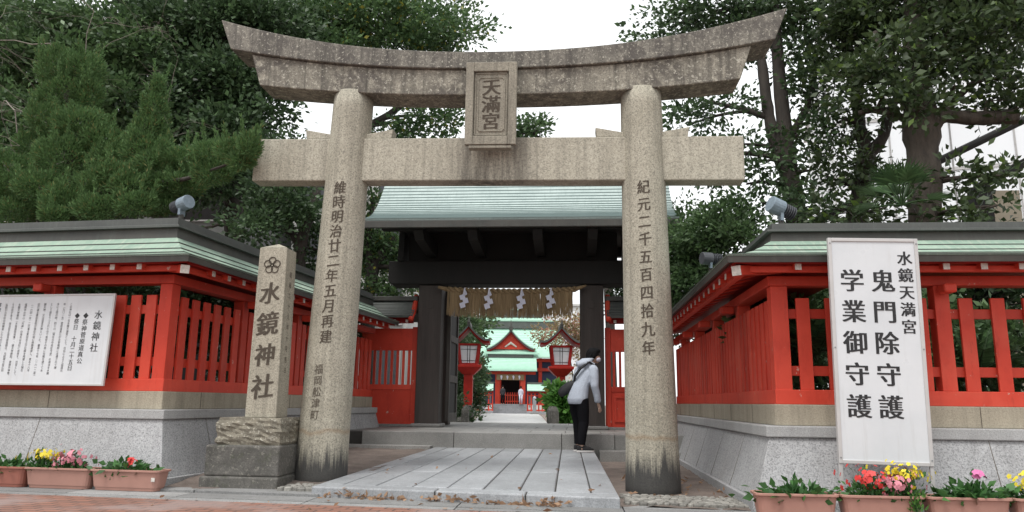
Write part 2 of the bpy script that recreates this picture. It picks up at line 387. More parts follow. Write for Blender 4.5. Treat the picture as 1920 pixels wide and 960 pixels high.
# ------------------------------------------------------------------ writing
_gc = {}
def glyph(ch, off=0.0):
    key = (ch, off)
    if key not in _gc:
        cu = bpy.data.curves.new('t', 'FONT'); cu.body = ch; cu.size = 1; cu.offset = off; cu.resolution_u = 3; cu.fill_mode = 'FRONT'
        cu.align_x = 'CENTER'
        ob = bpy.data.objects.new('t', cu); col.objects.link(ob)
        dg = bpy.context.evaluated_depsgraph_get(); me = bpy.data.meshes.new_from_object(ob.evaluated_get(dg))
        vs_ = [(v.co.x, v.co.y) for v in me.vertices]; fs = [tuple(p.vertices) for p in me.polygons]
        bpy.data.objects.remove(ob); bpy.data.curves.remove(cu); bpy.data.meshes.remove(me)
        if vs_:
            ys = [v[1] for v in vs_]; vs_ = [(x, y-.36) for x, y in vs_]
        _gc[key] = (vs_, fs)
    return _gc[key]
def write(name, chars, place, parent, mat, size, pitch, off=.0, spread=(0,), wide=1.0, bend=None, cut=0, o=(0, 0, 0), slant=0, jitter=0):
    """characters one below another; place(u, v, d) turns board coordinates (right, up, towards the viewer) into a point"""
    vs_, fs = [], []
    rr = random.Random(len(chars)*7+3)
    for i, ch in enumerate(chars):
        if ch == ' ': continue
        gv, gf = glyph(ch, off)
        ang = rr.uniform(-jitter, jitter); sc_ = 1+rr.uniform(-jitter, jitter)
        for k, dx in enumerate(spread):
            n0 = len(vs_); ca, sa = math.cos(ang), math.sin(ang)
            for x, y in gv:
                x, y = x*ca-y*sa, x*sa+y*ca
                vs_.append(((x*wide*sc_+dx)*size+slant*y*size*0, -i*pitch+(y*sc_+slant*x)*size, k*.0004))
            fs += [tuple(a+n0 for a in f) for f in gf]
    me = bpy.data.meshes.new(name)
    if cut:
        bm = bmesh.new(); bvs = [bm.verts.new(v) for v in vs_]
        for f in fs:
            try: bm.faces.new([bvs[a] for a in f])
            except ValueError: pass
        for k in range(-12, 13):
            bmesh.ops.bisect_plane(bm, geom=bm.verts[:]+bm.edges[:]+bm.faces[:], plane_co=(k*cut, 0, 0), plane_no=(1, 0, 0))
        for v in bm.verts: v.co = Vector(place(*v.co))-Vector(o)
        bm.to_mesh(me); bm.free()
    else:
        me.from_pydata([tuple(Vector(place(*v))-Vector(o)) for v in vs_], [], fs)
    me.materials.append(mat)
    ob = bpy.data.objects.new(name, me); col.objects.link(ob)
    if parent: ob.parent = parent
    return ob

# ================================================================== THE SETTING
def sheet(name, pts, mat, kind='structure'):
    b = MB(); b.add(pts, [tuple(range(len(pts)))]); o = b.build(name, mat); return tag(o, kind=kind)
STR = lambda X: 6.84-.078*X                       # the edge between brick paving and granite kerb
sheet('ground', [(-400, -400, -.03), (400, -400, -.03), (400, 400, -.03), (-400, 400, -.03)], M['dirt'])
sheet('pavement', [(-40, -30, 0), (40, -30, 0), (40, STR(40), 0), (-40, STR(-40), 0)], M['brick'])
kb = MB()                                         # granite kerb: a narrow strip, a groove, a row of long slabs
xs = [-40, -8.2, -6.6, -5.1, -3.9, -2.55, -1.1, .42, 1.9, 3.5, 5.2, 7, 40]
for a, b in zip(xs, xs[1:]):
    g = .006
    for o0, o1, h in ((.0, .13, .006), (.155, .47, .010), (.50, 1.2 if b < -2.5 or a > 1.5 else .66, .034 if b < -2.5 else .008)):
        kb.hexa([(a+g, STR(a+g)+o0, -.1), (b-g, STR(b-g)+o0, -.1), (b-g, STR(b-g)+o1, -.1), (a+g, STR(a+g)+o1, -.1),
                 (a+g, STR(a+g)+o0, h), (b-g, STR(b-g)+o0, h), (b-g, STR(b-g)+o1, h), (a+g, STR(a+g)+o1, h)])
tag(kb.build('kerb', M['kerb'], bevel=.004), kind='structure')
# dirt beds either side of the path
def grid_sheet(name, X0, X1, Y0, Y1, nx, ny, zf, mat, seed):
    r_ = np.random.default_rng(seed); b = MB(); vs_ = []
    for j in range(ny+1):
        for i in range(nx+1):
            X = X0+(X1-X0)*i/nx; Y = Y0(X)+(Y1-Y0(X))*j/ny; vs_.append((X, Y, zf(X, Y)+r_.normal()*.007))
    b.add(vs_, [(j*(nx+1)+i, j*(nx+1)+i+1, (j+1)*(nx+1)+i+1, (j+1)*(nx+1)+i) for j in range(ny) for i in range(nx)])
    return tag(b.build(name, mat, smooth=True), kind='structure')
grid_sheet('earth_bed', -4.6, -2.4, lambda X: STR(X)+.55, 13.2, 16, 40, lambda X, Y: .02+.12*min(1, max(0, (Y-7.7)/1.2))+.05*max(0, (Y-9)/4), M['dirt'], 1)
grid_sheet('earth_bed', .2, 1.95, lambda X: STR(X)+.55, 13.2, 14, 40, lambda X, Y: .012+.035*max(0, (Y-7.5)/5), M['dirt'], 2)
# the raised approach path, seven slab rows between two border slabs
def pz(Y): return .105+.095*(Y-7.2)/5.5
PL = lambda Y: -2.63+.05*(Y-7.6)
PR = lambda Y: .40-.022*(Y-7.2)
path = MB()
def slabquad(b, u0, u1, y0, y1, top=0, bot=-.12, g=.006):
    def pt(u, Y, z): return (PL(Y)+(PR(Y)-PL(Y))*u, Y+(1-u)*.36*max(0, 1-(Y-7.2)/2.2), z)
    w_ = g/3
    c = [(u0+w_, y0+g), (u1-w_, y0+g), (u1-w_, y1-g), (u0+w_, y1-g)]
    b.hexa([pt(u, y, pz(y)+bot) for u, y in c]+[pt(u, y, pz(y)+top) for u, y in c])
us = [0, .085, .2, .325, .445, .565, .685, .80, .915, 1]
for a, b_ in ((0, .42), (.42, .71), (.71, 1)): slabquad(path, a, b_, 7.2, 7.47)
for k in range(9):
    y = 7.47; r_ = random.Random(k+5)
    if k in (0, 8): cuts = [7.47, 9.1+r_.random()*.5, 11+r_.random()*.4, 12.74]
    else:
        cuts = [7.47]
        while cuts[-1] < 11.6: cuts.append(cuts[-1]+1.1+r_.random()*1.4)
        cuts = [c for c in cuts if c < 12.2]+[12.74]
    for a, b_ in zip(cuts, cuts[1:]): slabquad(path, us[k], us[k+1], a, b_, top=r_.uniform(-.002, .002))
tag(path.build('path', M['slab'], bevel=.014), kind='structure')
pb = MB(); slabquad(pb, .004, .996, 7.215, 12.73, top=-.012, bot=-.14); tag(pb.build('path_bedding', M['joint']), kind='structure')
# gate platform: kerb slabs and paving, a lower step at its right
pf = MB(); xs = [-3.62, -2.05, -.25, .62, 1.35, 2.1]
for a, b in zip(xs, xs[1:]): pf.box(a+.004, b-.004, 12.7, 13.1, 0, .45)
for j, (y0, y1) in enumerate(((13.1, 14.1), (14.1, 15.0), (15., 16.2), (16.2, 17.6), (17.6, 19.))):
    o_ = .3*(j % 2); xx = [-4.3]+[-3.3+o_+i*.62 for i in range(8)]+[2.1]
    for a, b in zip(xx, xx[1:]): pf.box(a+.004, b-.004, y0+.004, y1-.004, .1, .449)
pf.box(-3.9, -2.4, 12.45, 12.69, 0, .235); pf.box(.36, 1.15, 12.4, 12.69, 0, .21); pf.box(1.16, 1.9, 12.42, 12.69, 0, .20)
tag(pf.build('stone_platform', M['slab_dark'], bevel=.008), kind='structure')
pb = MB(); pb.box(-4.29, 2.09, 12.8, 18.98, 0, .435); tag(pb.build('platform_bedding', M['joint']), kind='structure')
# precinct behind the gate (turned 5 degrees to the gate)
AX = lambda s, t, z=0: Vector((-1.32-math.sin(R(5))*s+math.cos(R(5))*t, 15+math.cos(R(5))*s+math.sin(R(5))*t, z))
sheet('precinct_ground', [AX(4.0, -30, .06), AX(4.0, 30, .06), AX(90, 30, .06), AX(90, -30, .06)], M['dirt'])
pp = MB()
for k in range(22):
    for j in range(3):
        s0, s1 = 4.1+k*2., 4.1+k*2.+1.985; t0 = -1.5+j; p = [AX(s0, t0), AX(s0, t0+.99), AX(s1, t0+.99), AX(s1, t0)]
        pp.hexa([(q.x, q.y, .02) for q in p]+[(q.x, q.y, .1) for q in p])
tag(pp.build('precinct_path', M['slab'], bevel=.005), kind='structure')
# cobbles set beside the path
def cobbles(name, poly, seed, s=.072, z0=.0):
    r_ = random.Random(seed); b = MB()
    (xa, ya), (xb, yb) = poly
    y = ya
    while y < yb:
        x = xa+r_.uniform(0, s)
        while x < xb:
            a = s*r_.uniform(.34, .66); c = s*r_.uniform(.3, .42); n = 7; ph = r_.uniform(0, 6)
            h = z0+r_.uniform(.004, .013); Y = y+r_.uniform(-.022, .022)-.078*(x-xa)
            rad = [r_.uniform(.85, 1.1) for _ in range(n)]
            lo = [(x+a*rad[i]*math.cos(ph+i*6.283/n), Y+c*rad[i]*math.sin(ph+i*6.283/n), z0-.03) for i in range(n)]
            md = [(p[0], p[1], h-.008) for p in lo]
            hi = [(x+(p[0]-x)*.72, Y+(p[1]-Y)*.72, h) for p in lo]
            b.loft([lo, md, hi]); x += s*r_.uniform(.92, 1.15)
        y += s*.78
    return tag(b.build(name, M['cobble'], smooth=False), 'pale rounded cobbles set in the ground', None, kind='stuff')
cobbles('cobble_paving', ((-3.05, STR(-3.05)+.68), (-2.66, 8.45)), 3, z0=.06)
cobbles('cobble_paving', ((.46, STR(.46)+.69), (1.62, 8.15)), 4, z0=.03)

# ================================================================== TORII
TC = Vector((-1.035, 8.55, 0))
to = thing('torii', TC, 'tall stone torii with curved top beam and carved name tablet, standing over the path', 'torii')
to.rotation_euler = (0, R(.66), 0)
def crv(z0, a, L, p=2.2): return lambda x: z0+a*(abs(x)/L)**p
xsK = lambda L0, n=41: [L0*(2*i/(n-1)-1) for i in range(n)]
for sx in (-1, 1):
    b = MB(); n = 40; rings = []
    for i in range(24):
        z = -.1+4.75*i/23; t = max(0, z)/4.65; cx = sx*(1.86-.095*t); r_ = .292-.05*t+.010*max(0, 1-z/.5)
        rings.append([(cx+r_*math.cos(2*math.pi*j/n), r_*math.sin(2*math.pi*j/n), z) for j in range(n)])
    b.loft(rings); pil = b.build('pillar', M['torii'], to, smooth=True)
    def onp(zt, xo=0):
        def place(u, v, d):
            z = zt+v; t = max(0, z)/4.65; r_ = .292-.05*t; a = (u+xo)/r_ + CAMA[sx]
            return (sx*(1.86-.095*t)+(r_+.003+d)*math.sin(a), -(r_+.003+d)*math.cos(a), z)
        return place
    CAMA = {-1: R(-1), 1: R(-6)}
    if sx < 0:
        write('inscription', '維時明治廿二年五月再建', onp(3.395, .015), pil, M['carved'], .165, .176, off=.0, wide=.9, cut=.02, spread=(-.018, .0, .018), jitter=.05, slant=.1)
        write('inscription', '福岡舩津町', onp(1.27, -.03), pil, M['carved_soft'], .118, .126, off=.0, spread=(-.01, .01), wide=.9, cut=.02, jitter=.05, slant=.08)
    else:
        write('inscription', '紀元二千五百四拾九年', onp(3.40, .0), pil, M['carved'], .17, .203, off=.0, wide=.88, cut=.02, spread=(-.018, .0, .018), jitter=.05, slant=.1)
X = xsK(2.98); lo = crv(4.56, .17, 2.98); mi = crv(4.88, .26, 3.05); hi = crv(5.095, .48, 3.42)
fl = lambda X, k: X*k
b = MB(); n = 41                                  # lower beam with slanting ends
L1 = [(x*2.90/2.98, lo(x*2.90/2.98)) for x in X]; H1 = [(x*3.04/2.98, mi(x*3.04/2.98)-.001) for x in X]
b.strip(L1, H1, -.215, .215); b.build('lower_beam', M['kasagi'], to, bevel=.012)
b = MB(); L2 = [(x*3.30/2.98, mi(x*3.30/2.98)+.001) for x in X]; H2 = [(x*3.46/2.98, hi(x*3.46/2.98)) for x in X]
b.strip(L2, H2, -.262, .262); b.build('top_beam', M['kasagi_top'], to, bevel=.012)
b = MB(); b.box(-2.93, 2.93, -.125, .125, 3.52, 4.055); b.build('tie_beam', M['torii_beam'], to, bevel=.014)
for sx in (-1, 1):
    for k in (-1, 1):
        xa, xb = sx*1.77+k*.2, sx*1.77+k*.53
        b = MB(); b.strip([(xa, 4.058), (xb, 4.058)], [(xa, 4.12), (xb+k*.02, 4.185)], -.09, .09); b.build('wedge', M['torii_beam'], to, bevel=.012)
# tablet: frame leaning forward, sunk field, raised inner moulding, three characters
tb = MB()
for bx in ((-.30, -.205, 0, 1.0), (.205, .30, 0, 1.0), (-.205, .205, 0, .105), (-.205, .205, .885, 1.0)): tb.box(bx[0], bx[1], -.08, .0, bx[2], bx[3])
tb.box(-.206, .206, -.045, -.004, .1, .89)
MT = Matrix.Translation((0, -.29, 3.885)) @ Matrix.Rotation(R(3.5), 4, 'X')
tb.turn(MT); pq = tb.build('name_tablet', M['plaque'], to, bevel=.008)
ml = MB()
ring = [(-.13, .17), (.13, .17), (.155, .2), (.155, .79), (.13, .82), (-.13, .82), (-.155, .79), (-.155, .2)]
for (a, c) in zip(ring, ring[1:]+ring[:1]): ml.bar((a[0], -.049, a[1]), (c[0], -.049, c[1]), .012, .012, up=(0, 1, 0))
for (x0, x1, z0, z1) in ((-.19, .19, .118, .13), (-.19, .19, .862, .874), (-.19, -.178, .118, .874), (.178, .19, .118, .874)): ml.box(x0, x1, -.056, -.046, z0, z1)
ml.turn(MT); ml.build('moulding', M['plaque'], pq)
write('lettering', '天滿宮', lambda u, v, d: MT @ Vector((u, -.0475-d, .70+v)), pq, M['carved'], .21, .207, off=.0, wide=1.05, spread=(-.03, -.015, .0, .015, .03), jitter=.03, slant=.06)
b = MB(); b.box(-.25, .25, -.36, -.26, 3.84, 3.875); b.build('tablet_ledge', M['plaque'], to, bevel=.006)

# ================================================================== STONE MARKER
sm = thing('stone_marker', (-3.45, 8.2, 0), 'square stone pillar carved with four characters and a blossom crest, on a rough stepped base', 'stone marker')
def smb(): return MB((-3.45, 8.2, 0))
b = smb(); b.box(-3.97, -3.11, 7.85, 8.7, 0, .15).box(-3.93, -3.12, 7.87, 8.66, .15, .47); b.build('lower_step', M['dark_stone'], sm, bevel=.02)
b = smb(); r_ = random.Random(4); nx, nz = 16, 7                    # quarry-faced block
def rocky(x0, x1, y0, y1, z0, z1):
    bm = bmesh.new(); bmesh.ops.create_cube(bm, size=1)
    bmesh.ops.subdivide_edges(bm, edges=bm.edges[:], cuts=9, use_grid_fill=True)
    q = smb(); ix = {}
    for i, v in enumerate(bm.verts):
        ix[v.index] = i; x = x0+(v.co.x+.5)*(x1-x0); y = y0+(v.co.y+.5)*(y1-y0); z = z0+(v.co.z+.5)*(z1-z0)
        e = max(abs(v.co.x), abs(v.co.y)); inner = abs(v.co.z) < .42
        k = r_.uniform(0, .03) if inner else r_.uniform(0, .006)
        sx_, sy_ = (k if abs(v.co.x) > .49 else 0)*np.sign(v.co.x), (k if abs(v.co.y) > .49 else 0)*np.sign(v.co.y)
        q.v.append((x+sx_, y+sy_, z))
    bm.verts.index_update()
    for f in bm.faces: q.f.append(tuple(v.index for v in f.verts))
    bm.free(); return q
rocky(-3.83, -3.15, 7.93, 8.56, .47, .755).build('rough_block', M['rough_stone'], sm)
b = smb(); b.frustum((-3.60, -3.25, 8.03, 8.36), (-3.585, -3.265, 8.05, 8.34), .755, 2.645)
x0, x1, y0, y1, z1 = -3.585, -3.265, 8.05, 8.34, 2.645
n0 = len(b.v); cx, cy = (x0+x1)/2, (y0+y1)/2
b.add([(x0, y0, z1), (x1, y0, z1), (x1, y1, z1), (x0, y1, z1), (cx, cy, z1+.07)], [(0, 1, 4), (1, 2, 4), (2, 3, 4), (3, 0, 4)])
shaft = b.build('shaft', M['marker'], sm, bevel=.008)
so = Vector((-3.45, 8.2, 0))
write('inscription', '水鏡神社', lambda u, v, d: (-3.425+u, 8.05-.003-d-.011*(2.59-2.1-v)/1, 2.12+v), shaft, M['carved'], .27, .345, off=.0, wide=.92, spread=(-.03, -.015, .0, .015, .03), jitter=.06, slant=.16, o=so)
cr = smb()
for k in range(5):
    a = R(90+72*k); c = Vector((-3.425+.055*math.cos(a), 8.045, 2.44+.055*math.sin(a)))
    cr.tube([c+Vector((.04*math.cos(t*.5236), 0, .04*math.sin(t*.5236))) for t in range(13)], .006, 5)
cr.tube([Vector((-3.425+.018*math.cos(t*.785), 8.045, 2.44+.018*math.sin(t*.785))) for t in range(9)], .006, 5)
cr.build('blossom_crest', M['carved'], shaft)
write('inscription', '昭和二十九年十月吉日', lambda u, v, d: (-3.262+d+.008*(2.59-2.4-v), 8.2+u, 2.35+v), shaft, M['carved_soft'], .07, .12, off=.008, jitter=.05, o=so)

# ================================================================== SHRINE FENCE WALLS
def mitre(poly):
    P = [Vector((p[0], p[1])) for p in poly]; D = [(P[i+1]-P[i]).normalized() for i in range(len(P)-1)]
    N = [Vector((d.y, -d.x)) for d in D]; Mv = [N[0]]
    for i in range(1, len(P)-1):
        m_ = (N[i-1]+N[i]).normalized(); Mv.append(m_/m_.dot(N[i]))
    return P, D, N, Mv+[N[-1]]
STR_ = [0]
def zs(z): return z+STR_[0]*max(0, z-1.1)+(.23 if STR_[0] else 0)*max(0, z-2.34)
def sweep(b, prof, poly, zo=0, top=0):
    P, D, N, Mv = mitre(poly); prof = [(o_, zs(z)) for o_, z in prof]
    b.loft([[(p.x+m_.x*o_, p.y+m_.y*o_, z+zo) for o_, z in prof] for p, m_ in zip(P, Mv)])
    return b
def roof_prof(n, o0, z0, o1, z1, step, sag=.05, th=.02):
    up = []
    for i in range(n):
        for q in (0, 1):
            t = (i+q)/n; o_ = o0+(o1-o0)*t; z = z0+(z1-z0)*t-sag*math.sin(math.pi*t)+(step if q == 0 else 0.0)
            up.append((o_, z))
    return up
def shrine_wall(poly, zo, label, st=0, gap0=.262, gap1=.262):
    P, D, N, Mv = mitre(poly); org = Vector((P[1].x, P[1].y, 0)); STR_[0] = st
    t = thing('shrine_wall', org, label, 'wall'); nb = lambda: MB(org)
    sweep(nb(), [(.35, -.05), (.35, .115), (-.7, .115), (-.7, -.05)], poly, 0).build('footing', M['granite'], t, bevel=.01)
    sweep(nb(), [(.31, .115), (.26, .25), (.12, .70+zo-.04), (-.7, .70+zo-.04), (-.7, .115)], poly, 0).build('granite_base', M['granite'], t, bevel=.006)
    sweep(nb(), [(.15, .66), (.15, .765), (-.72, .765), (-.72, .66)], poly, zo).build('coping', M['coping'], t, bevel=.01)
    sweep(nb(), [(.035, .765), (.035, .965), (-.6, .965), (-.6, .765)], poly, zo).build('plinth', M['plinth'], t, bevel=.008)
    sweep(nb(), [(.012, .965), (.012, 1.105), (-.15, 1.105), (-.15, .965)], poly, zo).build('sill_beam', M['red'], t, bevel=.006)
    for za, zb in ((1.24, 1.335), (1.80, 1.895)):
        sweep(nb(), [(-.035, za), (-.035, zb), (-.075, zb), (-.075, za)], poly, zo).build('rail', M['red'], t, bevel=.004)
    sweep(nb(), [(.035, 2.12), (.035, 2.215), (-.15, 2.215), (-.15, 2.12)], poly, zo).build('eave_beam', M['red'], t, bevel=.006)
    sweep(nb(), [(.33, 2.205), (.33, 2.262), (.27, 2.262), (.27, 2.205)], poly, zo).build('eave_batten', M['red'], t, bevel=.004)
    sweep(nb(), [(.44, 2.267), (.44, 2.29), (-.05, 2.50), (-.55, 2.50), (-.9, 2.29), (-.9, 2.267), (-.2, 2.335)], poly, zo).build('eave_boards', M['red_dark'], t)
    up = roof_prof(5, .52, 2.335, -.06, 2.60, .012)
    dn = [(-.34-(o_+.06), z) for o_, z in up[::-1]]
    prof = [(.52, 2.33)]+up+dn+[(-.92, 2.33), (-.2, 2.52)]
    rfo = sweep(nb(), prof, poly, zo).build('roof', M['green'], t)
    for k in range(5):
        ua = up[2*k]; sweep(nb(), [(ua[0]+.003, ua[1]-.012), (ua[0]+.003, ua[1]-.003), (ua[0]-.01, ua[1]-.001), (ua[0]-.01, ua[1]-.012)], poly, zo).build('shaded_roof_seam', M['fascia'], rfo)  # real seams, coloured dark for the shadow and dirt along each step
    sweep(nb(), [(.505, 2.268), (.515, 2.328), (.45, 2.332), (.445, 2.29)], poly, zo).build('fascia', M['fascia'], t)
    rg = sweep(nb(), [(-.03, 2.575), (-.05, 2.68), (-.35, 2.68), (-.37, 2.575)], poly, zo).build('ridge', M['fascia'], t, bevel=.005)
    sweep(nb(), [(.0, 2.68), (.0, 2.70), (-.06, 2.715), (-.06, 2.775), (-.34, 2.775), (-.34, 2.715), (-.40, 2.70), (-.40, 2.68)], poly, zo).build('ridge_cap', M['fascia_grey'], rg)
    jb = nb()
    for i in range(len(P)-1):
        a, L, d, nrm = P[i], (P[i+1]-P[i]).length, D[i], N[i]
        s = .7
        while s < L-.3:
            c = a+d*s; 
            for (o0, z0), (o1, z1) in (((.3105, .12), (.2605, .25)), ((.2605, .25), (.1205, .70+zo-.045)), ((.0355, .768+zo), (.0355, .962+zo))):
                p0, p1 = c+nrm*o0, c+nrm*o1; ss_ = s if z0 < .7 else s
                jb.bar((p0.x, p0.y, z0), (p1.x, p1.y, z1), .006, .004, up=(nrm.x, nrm.y, 0))
            s += 1.15
    jb.build('block_joints', M['carved_soft'], t)
    # posts, slats, rafters along each run
    for i in range(len(P)-1):
        a, b = P[i], P[i+1]; L = (b-a).length; d, nrm = D[i], N[i]
        def pt(s, o_, z): return Vector((a.x+d.x*s+nrm.x*o_, a.y+d.y*s+nrm.y*o_, zs(z)+zo))
        def blk(mb, s0, s1, o0, o1, z0, z1):
            mb.hexa([pt(s0, o0, z0), pt(s1, o0, z0), pt(s1, o1, z0), pt(s0, o1, z0), pt(s0, o0, z1), pt(s1, o0, z1), pt(s1, o1, z1), pt(s0, o1, z1)]); return mb
        corner_at_end = (i == 0)
        ps = []
        s = 0
        base_ = L if corner_at_end else 0
        sp = 1.62
        k = 0
        while k*sp < L-.1:
            c = base_-k*sp if corner_at_end else k*sp
            if k == 0:
                if corner_at_end: blk(nb(), L-.155, L, -.158, .004, .965, 2.12).build('post', M['red'], t, bevel=.006)
                ps.append((c-.16, c) if corner_at_end else (c, c+.16))
            else:
                blk(nb(), c-.07, c+.07, -.145, .002, 1.105, 2.12).build('post', M['red'], t, bevel=.006); ps.append((c-.07, c+.07))
                bk = nb(); blk(bk, c-.06, c+.06, .04, .20, 2.03, 2.12); bk.build('bracket', M['red'], t, bevel=.02)
            k += 1
        ps.sort(); spans = [(x[1], y[0]) for x, y in zip(ps, ps[1:])]
        if corner_at_end: spans.insert(0, (max(0, ps[0][0]-1.48), ps[0][0]))
        else: spans.append((ps[-1][1], min(L, ps[-1][1]+1.48)))
        for s0, s1 in spans:
            n_ = max(1, round((s1-s0)/(gap0 if i == 0 else gap1))); gap = (s1-s0)/n_
            for j in range(n_):
                c = s0+gap*(j+.5)
                blk(nb(), c-.064, c+.064, -.034, -.002, 1.105, 2.0).build('slat', M['red'], t, bevel=.004)
        n_ = int(L/.335)
        for j in range(n_):
            c = L-.16-j*.335 if corner_at_end else .16+j*.335
            rf = nb(); pts = [pt(c-.028, -.1, 2.335), pt(c+.028, -.1, 2.335), pt(c+.028, .40, 2.215), pt(c-.028, .40, 2.215)]
            rf.hexa(pts+[p+Vector((0, 0, .055)) for p in pts]); ro = rf.build('rafter', M['red'], t)
            tp = nb(); blk(tp, c-.029, c+.029, .401, .409, 2.213, 2.271); tp.build('rafter_tip', M['white'], ro)
    # hip rafter under the corner
    c = P[1]; m_ = Mv[1]; hr = nb(); hr.bar((c.x-m_.x*.1, c.y-m_.y*.1, zs(2.30)+zo), (c.x+m_.x*.41, c.y+m_.y*.41, zs(2.205)+zo), .09, .09)
    ho = hr.build('hip_rafter', M['red'], t, bevel=.004)
    tp = nb(); tp.bar((c.x+m_.x*.411, c.y+m_.y*.411, zs(2.205)+zo), (c.x+m_.x*.42, c.y+m_.y*.42, zs(2.203)+zo), .092, .092); tp.build('rafter_tip', M['white'], ho)
    return t
LW = shrine_wall([(-10.2, 8.68), (-4.66, 8.2), (-4.02, 14.6)], .06, 'red lattice wall with green copper roof on granite base, behind the white information board and stone marker', st=.075, gap0=.21, gap1=.225)
RW = shrine_wall([(1.93, 14.9), (1.93, 7.55), (8.2, 7.55)], 0, 'red lattice wall with green copper roof on granite base, behind the upright white sign', gap0=.19, gap1=.275)

# ================================================================== SHRINE GATE
go = Vector((-1.33, 15.2, .45))
g = thing('shrine_gate', go, 'dark timber gate with wide green copper roof, seen through the torii', 'gate')
gb = lambda: MB(go)
for x0 in (-3.23, .07):
    gb().box(x0, x0+.48, 15., 15.46, .5, 3.3).build('post', M['post_wood'], g, bevel=.02)
    gb().box(x0-.06, x0+.54, 14.93, 15.53, .45, .52).build('post_base', M['slab_dark'], g, bevel=.02)
    gb().box(x0+.08, x0+.40, 16.7, 17.0, .45, 4.0).build('post', M['post_wood'], g, bevel=.02)
    b = gb(); b.tube([(x0+.24, 14.985, 2.9), (x0+.24, 15.0, 2.9)], .085, 16); b.build('boss', M['post_wood'], g)
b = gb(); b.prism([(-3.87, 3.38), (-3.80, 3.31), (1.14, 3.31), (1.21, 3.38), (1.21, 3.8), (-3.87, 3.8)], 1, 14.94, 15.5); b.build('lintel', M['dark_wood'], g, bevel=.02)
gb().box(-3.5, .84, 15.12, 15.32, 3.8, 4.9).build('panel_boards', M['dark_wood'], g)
for x in (-2.98, -1.95, -.72, .31):
    b = gb(); b.prism([(13.55, 4.12), (13.75, 3.98), (14.6, 3.9), (17, 3.9), (17, 4.15), (13.55, 4.2)], 0, x-.09, x+.09); b.build('bracket_arm', M['dark_wood'], g)
for y, z in ((13.9, 4.2), (16.7, 4.2)):
    gb().box(-3.75, 1.6, y-.1, y+.1, z, z+.2).build('purlin', M['dark_wood'], g, bevel=.01)
RX0, RX1 = -4.02, 1.88
up = []; N_ = 26
def rz_(t): return 4.31+1.62*(t-.22*math.sin(math.pi*t))     # hollow slope
for i in range(N_):
    for q in (0, 1):
        t = (i+q)/N_; up.append((13.38+1.9*t, rz_(t)+(.016 if q == 0 else 0)))
half = [(13.40, 4.28)]+up
rear = [(15.28*2-y, z) for y, z in up[::-1]]+[(15.28*2-13.40, 4.28)]
soff = [(17.1, 4.28), (16.3, 4.68), (15.28, 5.3), (14.3, 4.68), (13.5, 4.28)]
gro = gb().prism(half+rear+soff, 0, RX0, RX1).build('roof', M['green_blue'], g)
for k in range(0, len(up), 2): gb().box(RX0-.002, RX1+.002, up[k][0]-.004, up[k][0]+.012, up[k][1]-.012, up[k][1]+.0025).build('shaded_roof_seam', M['seam_shade'], gro)  # seam strips, their tone carries the step's shadow and dirt
gb().box(RX0+.02, RX1-.02, 13.39, 13.47, 4.14, 4.275).build('fascia', M['fascia'], g, bevel=.01)
gb().box(RX0+.3, RX1-.3, 14.95, 15.6, 5.86, 6.08).build('ridge', M['fascia_grey'], g, bevel=.03)
for i in range(22):
    x = RX0+.22+i*.258
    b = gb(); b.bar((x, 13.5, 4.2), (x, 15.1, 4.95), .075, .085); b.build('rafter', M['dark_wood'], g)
for x in (-3.72, 1.5):
    b = gb(); b.prism([(13.75, 4.30), (14.0, 4.22), (15.28, 4.95), (16.5, 4.22), (16.8, 4.3), (15.28, 5.3)], 0, x-.03, x+.03); b.build('gable_board', M['dark_wood'], g)
    b = gb(); b.prism([(14.9, 3.8), (15.5, 3.8), (15.35, 5.2), (15.1, 5.2)], 0, x-.06+(.1 if x < 0 else -.5), x+.06+(.1 if x < 0 else -.5)); b.build('king_post', M['dark_wood'], g)
gb().box(-3.55, 1.35, 13.95, 16.7, 4.405, 4.43).build('light_block_board', M['dark_wood'], g)  # added board that blocks sky light and darkens the gate's underside
# the open door leaf on the left
df = gb(); x0, x1 = -2.70, -2.63
for y0, y1, z0, z1 in ((15.5, 15.62, .55, 3.2), (16.5, 16.62, .55, 3.2), (15.62, 16.5, 3.05, 3.2), (15.62, 16.5, 2.2, 2.34), (15.62, 16.5, 1.35, 1.5), (15.62, 16.5, .55, .72)): df.box(x0, x1, y0, y1, z0, z1)
dl = df.build('door_leaf', M['door_wood'], g, bevel=.006)
gb().box(-2.69, -2.66, 15.61, 16.51, .7, 3.06).build('door_panel', M['dark_wood'], dl)
